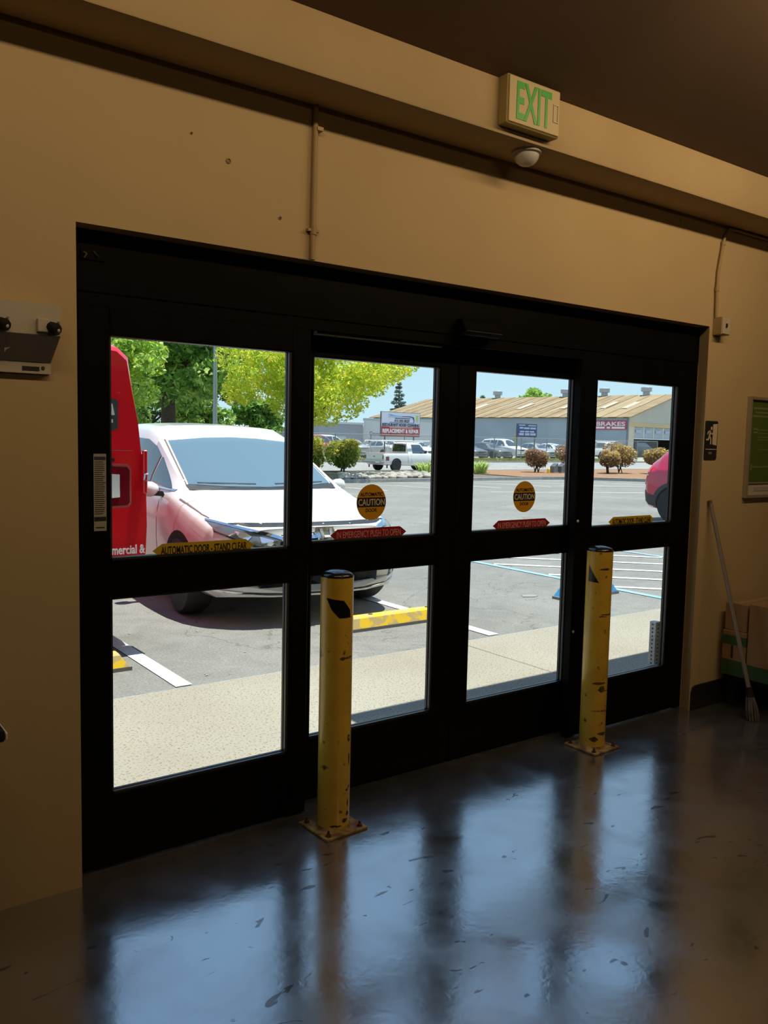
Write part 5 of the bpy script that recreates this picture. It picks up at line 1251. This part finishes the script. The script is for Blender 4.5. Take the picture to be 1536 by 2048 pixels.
# ------------------------------------------------------------------ small buildings left of the warehouse
t = thing('cleaners_shop', 'low white shop building lettered Cleaners', 'building', (56, 78, 0))
B = Board((54.35, 78.5), (62.0, 73.0), 0, 3.65)
B.rect(0, 1, 0, 1, -6.0, 0, 'walls', MATS['white_wall'], t); B.rect(-.01, 1.01, .965, 1.03, -6.1, .12, 'parapet', MATS['vent_grey'], t)
B.text('Cleaners &', .17, .56, .20, .13, MATS['sign_navy'], t, .0, o=.0); B.text('39', .29, .80, .055, .14, MATS['leaf_mid'], t, .02, o=.0)
for u0, u1 in ((.06, .14), (.155, .235)): 
    f = B.rect(u0, u1, .02, .40, -.05, .02, 'door_leaf', MATS['shutter'], t); B.rect(u0+.008, u1-.008, .10, .37, .02, .03, 'door_pane', MATS['car_glass'], f)
t = thing('grey_shop', 'low grey building left of the white Cleaners shop', 'building', (50, 76, 0))
B = Board((47.5, 77.0), (54.2, 78.4), 0, 3.1)
B.rect(0, 1, 0, 1, -5, 0, 'walls', MATS['grey_wall'], t); B.rect(-.01, 1.01, .97, 1.04, -5.1, .15, 'parapet', MATS['vent_grey'], t); B.rect(.25, .6, .02, .55, -.05, .03, 'shutter_door', MATS['shutter'], t)
t = thing('metal_roof_shed', 'low shed with pale metal roof seen above the white van', 'building', (33, 66, 0))
B = Board((27.0, 66.5), (36.5, 64.0), 0, 2.3)
B.rect(0, 1, 0, 1, -6, 0, 'walls', MATS['grey_wall'], t)
MB().add([B.p(-.02, 1, .4), B.p(1.02, 1, .4), B.p(1.02, 1.28, -3), B.p(-.02, 1.28, -3), B.p(-.02, 1, -6.4), B.p(1.02, 1, -6.4)], [(0, 1, 2, 3), (3, 2, 5, 4), (0, 3, 4), (1, 5, 2)]).build('metal_roof', MATS['vent_grey'], t)
B.rect(.1, .3, .05, .8, -.05, .03, 'door_leaf', MATS['car_brickred'], t); B.rect(.5, .7, .4, .8, -.05, .03, 'window', MATS['car_glass'], t)

# ------------------------------------------------------------------ trees and shrubs
def clumps(c, r, n, cr, seed, zmin=None, hollow=.35):
    g = random.Random(seed); out = []
    while len(out) < n:
        d = Vector((g.gauss(0, 1), g.gauss(0, 1), g.gauss(0, 1))).normalized()*(hollow + (1-hollow)*g.random())
        p = (c[0]+d.x*r[0], c[1]+d.y*r[1], c[2]+d.z*r[2])
        if zmin and p[2] < zmin: continue
        k = cr*g.uniform(.65, 1.25); out.append((*p, k, k, k*.7))
    return out
def tree(name, label, base, trunk_r, fork_z, c, r, n_clump, cr, mats, n_leaf, size, seed, zmin=None, lean=(0, 0), group=None):
    t = thing(name, label, 'tree', base, group)
    g = random.Random(seed); bl = clumps(c, r, n_clump, cr, seed, zmin)
    b0 = Vector(base); fk = Vector((base[0]+lean[0], base[1]+lean[1], fork_z))
    MB().tube([b0, b0.lerp(fk, .5)+Vector((.06, -.05, 0)), fk], [trunk_r*1.25, trunk_r, trunk_r*.8], 10).build('trunk', MATS['bark'], t, smooth=True)
    for q in g.sample(bl, min(10, len(bl))):
        e = Vector(q[:3]); m_ = fk.lerp(e, .5) + Vector((g.uniform(-.3, .3), g.uniform(-.3, .3), g.uniform(0, .5)))
        MB().tube([fk - Vector((0, 0, .15)), m_, e], [trunk_r*.5, trunk_r*.28, trunk_r*.08], 6).build('branch', MATS['bark'], t, smooth=True)
    foliage('foliage', t, [MATS[k] for k in mats], bl, n_leaf, size, seed, kind='stuff')
    return t
tree('lime_tree', 'bright yellow-green tree in the planting island', (19.9, 34.0, -.25), .13, 2.2, (20.6, 33.6, 4.9), (4.7, 4.7, 2.7), 110, .85, ['leaf_lime', 'leaf_lime_b', 'leaf_lime', 'leaf_lime_b', 'leaf_gold'], 34000, .09, 3, zmin=2.35)
tree('dark_tree', 'tall dark green tree with thick dark trunk', (18.6, 46.8, -.1), .42, 5.5, (19.8, 46.4, 7.0), (4.6, 4.6, 4.6), 70, 1.25, ['leaf_mid', 'leaf_dark', 'leaf_mid', 'leaf_fresh'], 17000, .20, 5, zmin=2.3)
tree('pale_tree', 'small pale green tree just behind the red van', (12.2, 41.0, -.3), .16, 2.6, (12.9, 41.0, 4.9), (3.0, 3.0, 2.8), 40, .9, ['leaf_fresh', 'leaf_lime_b', 'leaf_mid'], 11000, .15, 8, zmin=1.8)
tree('backdrop_tree', 'deep green bushy tree filling the gap right of the lamp pole', (27.0, 72.5, 0), .25, 2.2, (27.0, 72.5, 5.6), (4.6, 4.0, 4.2), 50, 1.3, ['leaf_dark', 'leaf_mid'], 9000, .24, 12, zmin=1.5)
tree('backdrop_tree', 'deep green bushy tree behind the thick dark trunk', (20.5, 61.0, 0), .25, 2.2, (20.5, 61.0, 5.2), (4.4, 4.0, 4.6), 50, 1.3, ['leaf_dark', 'leaf_mid', 'leaf_fresh'], 9000, .24, 13, zmin=.8)
tree('backdrop_tree', 'deep green bushy tree at the far left over the red van', (10.5, 58.0, 0), .25, 2.2, (10.5, 58.0, 6.5), (4.4, 4.0, 5.5), 50, 1.4, ['leaf_mid', 'leaf_dark', 'leaf_fresh'], 9000, .24, 14, zmin=.8)
tree('hedge_tree', 'low leafy tree between the lamp pole and the dark trunk', (23.4, 53.2, 0), .18, 1.2, (23.4, 53.2, 3.3), (2.5, 1.5, 2.2), 34, .9, ['leaf_mid', 'leaf_dark', 'leaf_fresh'], 6000, .20, 16, zmin=.6)
tree('hedge_tree', 'low leafy tree right of the lamp pole behind the lime tree', (28.0, 53.4, 0), .18, 1.2, (28.0, 53.4, 3.0), (1.6, 1.2, 1.8), 24, .8, ['leaf_dark', 'leaf_mid'], 4200, .20, 17, zmin=.6)
tree('roofline_tree', 'round green treetop showing over the warehouse ridge', (103.2, 99.5, 0), .3, 4.5, (103.2, 99.5, 8.1), (3.4, 3.4, 1.9), 24, 1.2, ['leaf_fresh', 'leaf_mid'], 3500, .30, 15)
def conifer(label, x, y, h, r, n, seed, z0=1.5):
    t = thing('conifer', label, 'tree', (x, y, 0), None)
    MB().tube([(x, y, 0), (x, y, h)], [.35*h/12, .04], 8).build('trunk', MATS['bark'], t)
    g = random.Random(seed); bl = []
    for k in range(n):
        f = k/(n-1); zz = z0 + (h-z0)*f; rr_ = r*(1-f)**.8 + .15
        for j in range(6):
            a = g.random()*6.28; d = rr_*g.uniform(.45, 1.0); bl.append((x+d*math.cos(a), y+d*math.sin(a), zz - d*.12, max(.25, rr_*.36), max(.25, rr_*.36), .20))
    foliage('needles', t, [MATS['leaf_conifer']], bl, 6500, .22, seed, kind='stuff')
conifer('tall blue-grey conifer left of the warehouse roof', 79.3, 105.0, 10.0, 2.4, 16, 31)
conifer('tiny conifer tip above the left end of the warehouse ridge', 96.3, 104.5, 8.7, 1.1, 10, 32)

def shrub(name, label, x, y, z, r, h, mats, n, size, seed, stems=6, z0=.3, group=None, top=None):
    t = thing(name, label, 'shrub', (x, y, z), group)
    g = random.Random(seed); bl = []
    for k in range(16):
        a = g.random()*6.28; d = r*.55*g.random()**.5; zz = z + z0*h + (h*(1-z0))*g.uniform(.25, .70)
        q = r*g.uniform(.42, .55); bl.append((x+d*math.cos(a), y+d*math.sin(a), zz, q, q, min(q, h*(1-z0)*.36)))
    for k in range(stems):
        a = g.random()*6.28; e = g.choice(bl)
        MB().tube([(x+.12*math.cos(a), y+.12*math.sin(a), z-.04), ((x+e[0])/2+.1*math.cos(a), (y+e[1])/2+.1*math.sin(a), z+.4*h), e[:3]], [.03, .022, .008], 5).build('stem', MATS['bark'], t)
    foliage('leaves', t, [MATS[k] for k in mats], bl, n, size, seed, shell=.75, kind='stuff')
    if top: foliage('young_leaves', t, [MATS[k] for k in top], [(b_[0], b_[1], b_[2]+b_[5]*.55, b_[3]*.85, b_[4]*.85, b_[5]*.55) for b_ in bl], n//2, size, seed+50, shell=.8, kind='stuff')
    return t
shrub('clipped_shrub', 'clipped yellow and green shrub nearest the white van hood', 22.2, 37.0, -.215, 1.05, 1.75, ['leaf_olive', 'leaf_mid', 'leaf_olive'], 3600, .085, 41, z0=.12, group='clipped shrubs', top=['leaf_yellow', 'leaf_gold'])
shrub('clipped_shrub', 'clipped yellow and green shrub beside the white pickup tailgate', 23.75, 36.2, -.215, 1.05, 1.72, ['leaf_olive', 'leaf_mid', 'leaf_olive'], 3600, .085, 42, z0=.12, group='clipped shrubs', top=['leaf_yellow', 'leaf_olive'])
for lab, x, y, r, h, s in (('small maroon shrub left of the dark utility boxes', 35.5, 33.8, .72, 1.25, 51), ('wide maroon shrub just behind the dark utility boxes', 37.5, 33.0, 1.05, 1.60, 52), ('maroon shrub left of centre in the far right pane', 39.2, 31.6, .70, 1.35, 53), ('largest rust-topped maroon shrub in the far right pane', 40.6, 31.9, 1.05, 1.75, 54), ('rust-topped maroon shrub next to the red SUV tail light', 42.4, 30.7, .95, 1.50, 55)):
    shrub('maroon_shrub', lab, x, y, -.175, r, h, ['leaf_plum', 'leaf_olive', 'leaf_plum'], 2600, .075, s, z0=.28, group='maroon shrubs', top=['leaf_rust', 'leaf_plum'] if s < 53 else ['leaf_rust', 'leaf_gold', 'leaf_rust'])
def tuft(label, x, y, z, r, h, seed):
    t = thing('strappy_plant', label, 'plant', (x, y, z), 'strappy plants')
    g = random.Random(seed); mb = MB()
    for k in range(150):
        a = g.random()*6.28; d = r*.45*g.random()**.5; bx_, by_ = x+d*math.cos(a), y+d*math.sin(a)
        out = r*g.uniform(.2, .8); hh = h*g.uniform(.6, 1.0); w_ = .028
        nx_, ny_ = -math.sin(a)*w_, math.cos(a)*w_
        p1 = (bx_+out*.35*math.cos(a), by_+out*.35*math.sin(a), z+hh*.7); p2 = (bx_+out*math.cos(a), by_+out*math.sin(a), z+hh*g.uniform(.75, 1.0))
        mb.add([(bx_-nx_, by_-ny_, z-.02), (bx_+nx_, by_+ny_, z-.02), (p1[0]+nx_, p1[1]+ny_, p1[2]), (p1[0]-nx_, p1[1]-ny_, p1[2]), p2], [(0, 1, 2, 3), (3, 2, 4)])
    o = mb.build('blades', MATS['leaf_blade'], t); o['kind'] = 'stuff'
tuft('strappy green plant in front of the white pickup', 27.5, 33.9, -.215, .95, .78, 61)
tuft('strappy green plant at the left of the mulch bed', 30.75, 33.4, -.18, .85, .78, 62)
for k, (x, y) in enumerate(((36.0, 32.9), (36.45, 32.75), (36.9, 32.55))):
    t = thing('utility_box', ['dark wedge-topped utility box, left of three', 'dark wedge-topped utility box, middle of three', 'dark wedge-topped utility box, right of three'][k], 'utility box', (x, y, -.175), 'dark utility boxes')
    MB().prism([(x-.17, -.18), (x+.17, -.18), (x+.17, .36), (x+.10, .38), (x-.17, .20)], 'y', y-.16, y+.16).build('cover', MATS['car_grey'], t, bevel=.01)
    MB().box(x-.19, x+.19, y-.18, y+.18, -.18, -.12).build('base', MATS['kerb_concrete'], t)
t = thing('yellow_marker', 'small yellow post beside the dark wedge-topped boxes', 'marker', (35.55, 32.9, -.175))
MB().lathe([(.08, -.01), (.08, .20), (.05, .26), (.01, .28)], 12, (35.55, 32.9, -.175)).build('post', MATS['stop_yellow'], t, smooth=True)
MB().lathe([(.11, -.01), (.11, .03)], 12, (35.55, 32.9, -.175)).build('flange', MATS['stop_yellow'], t)
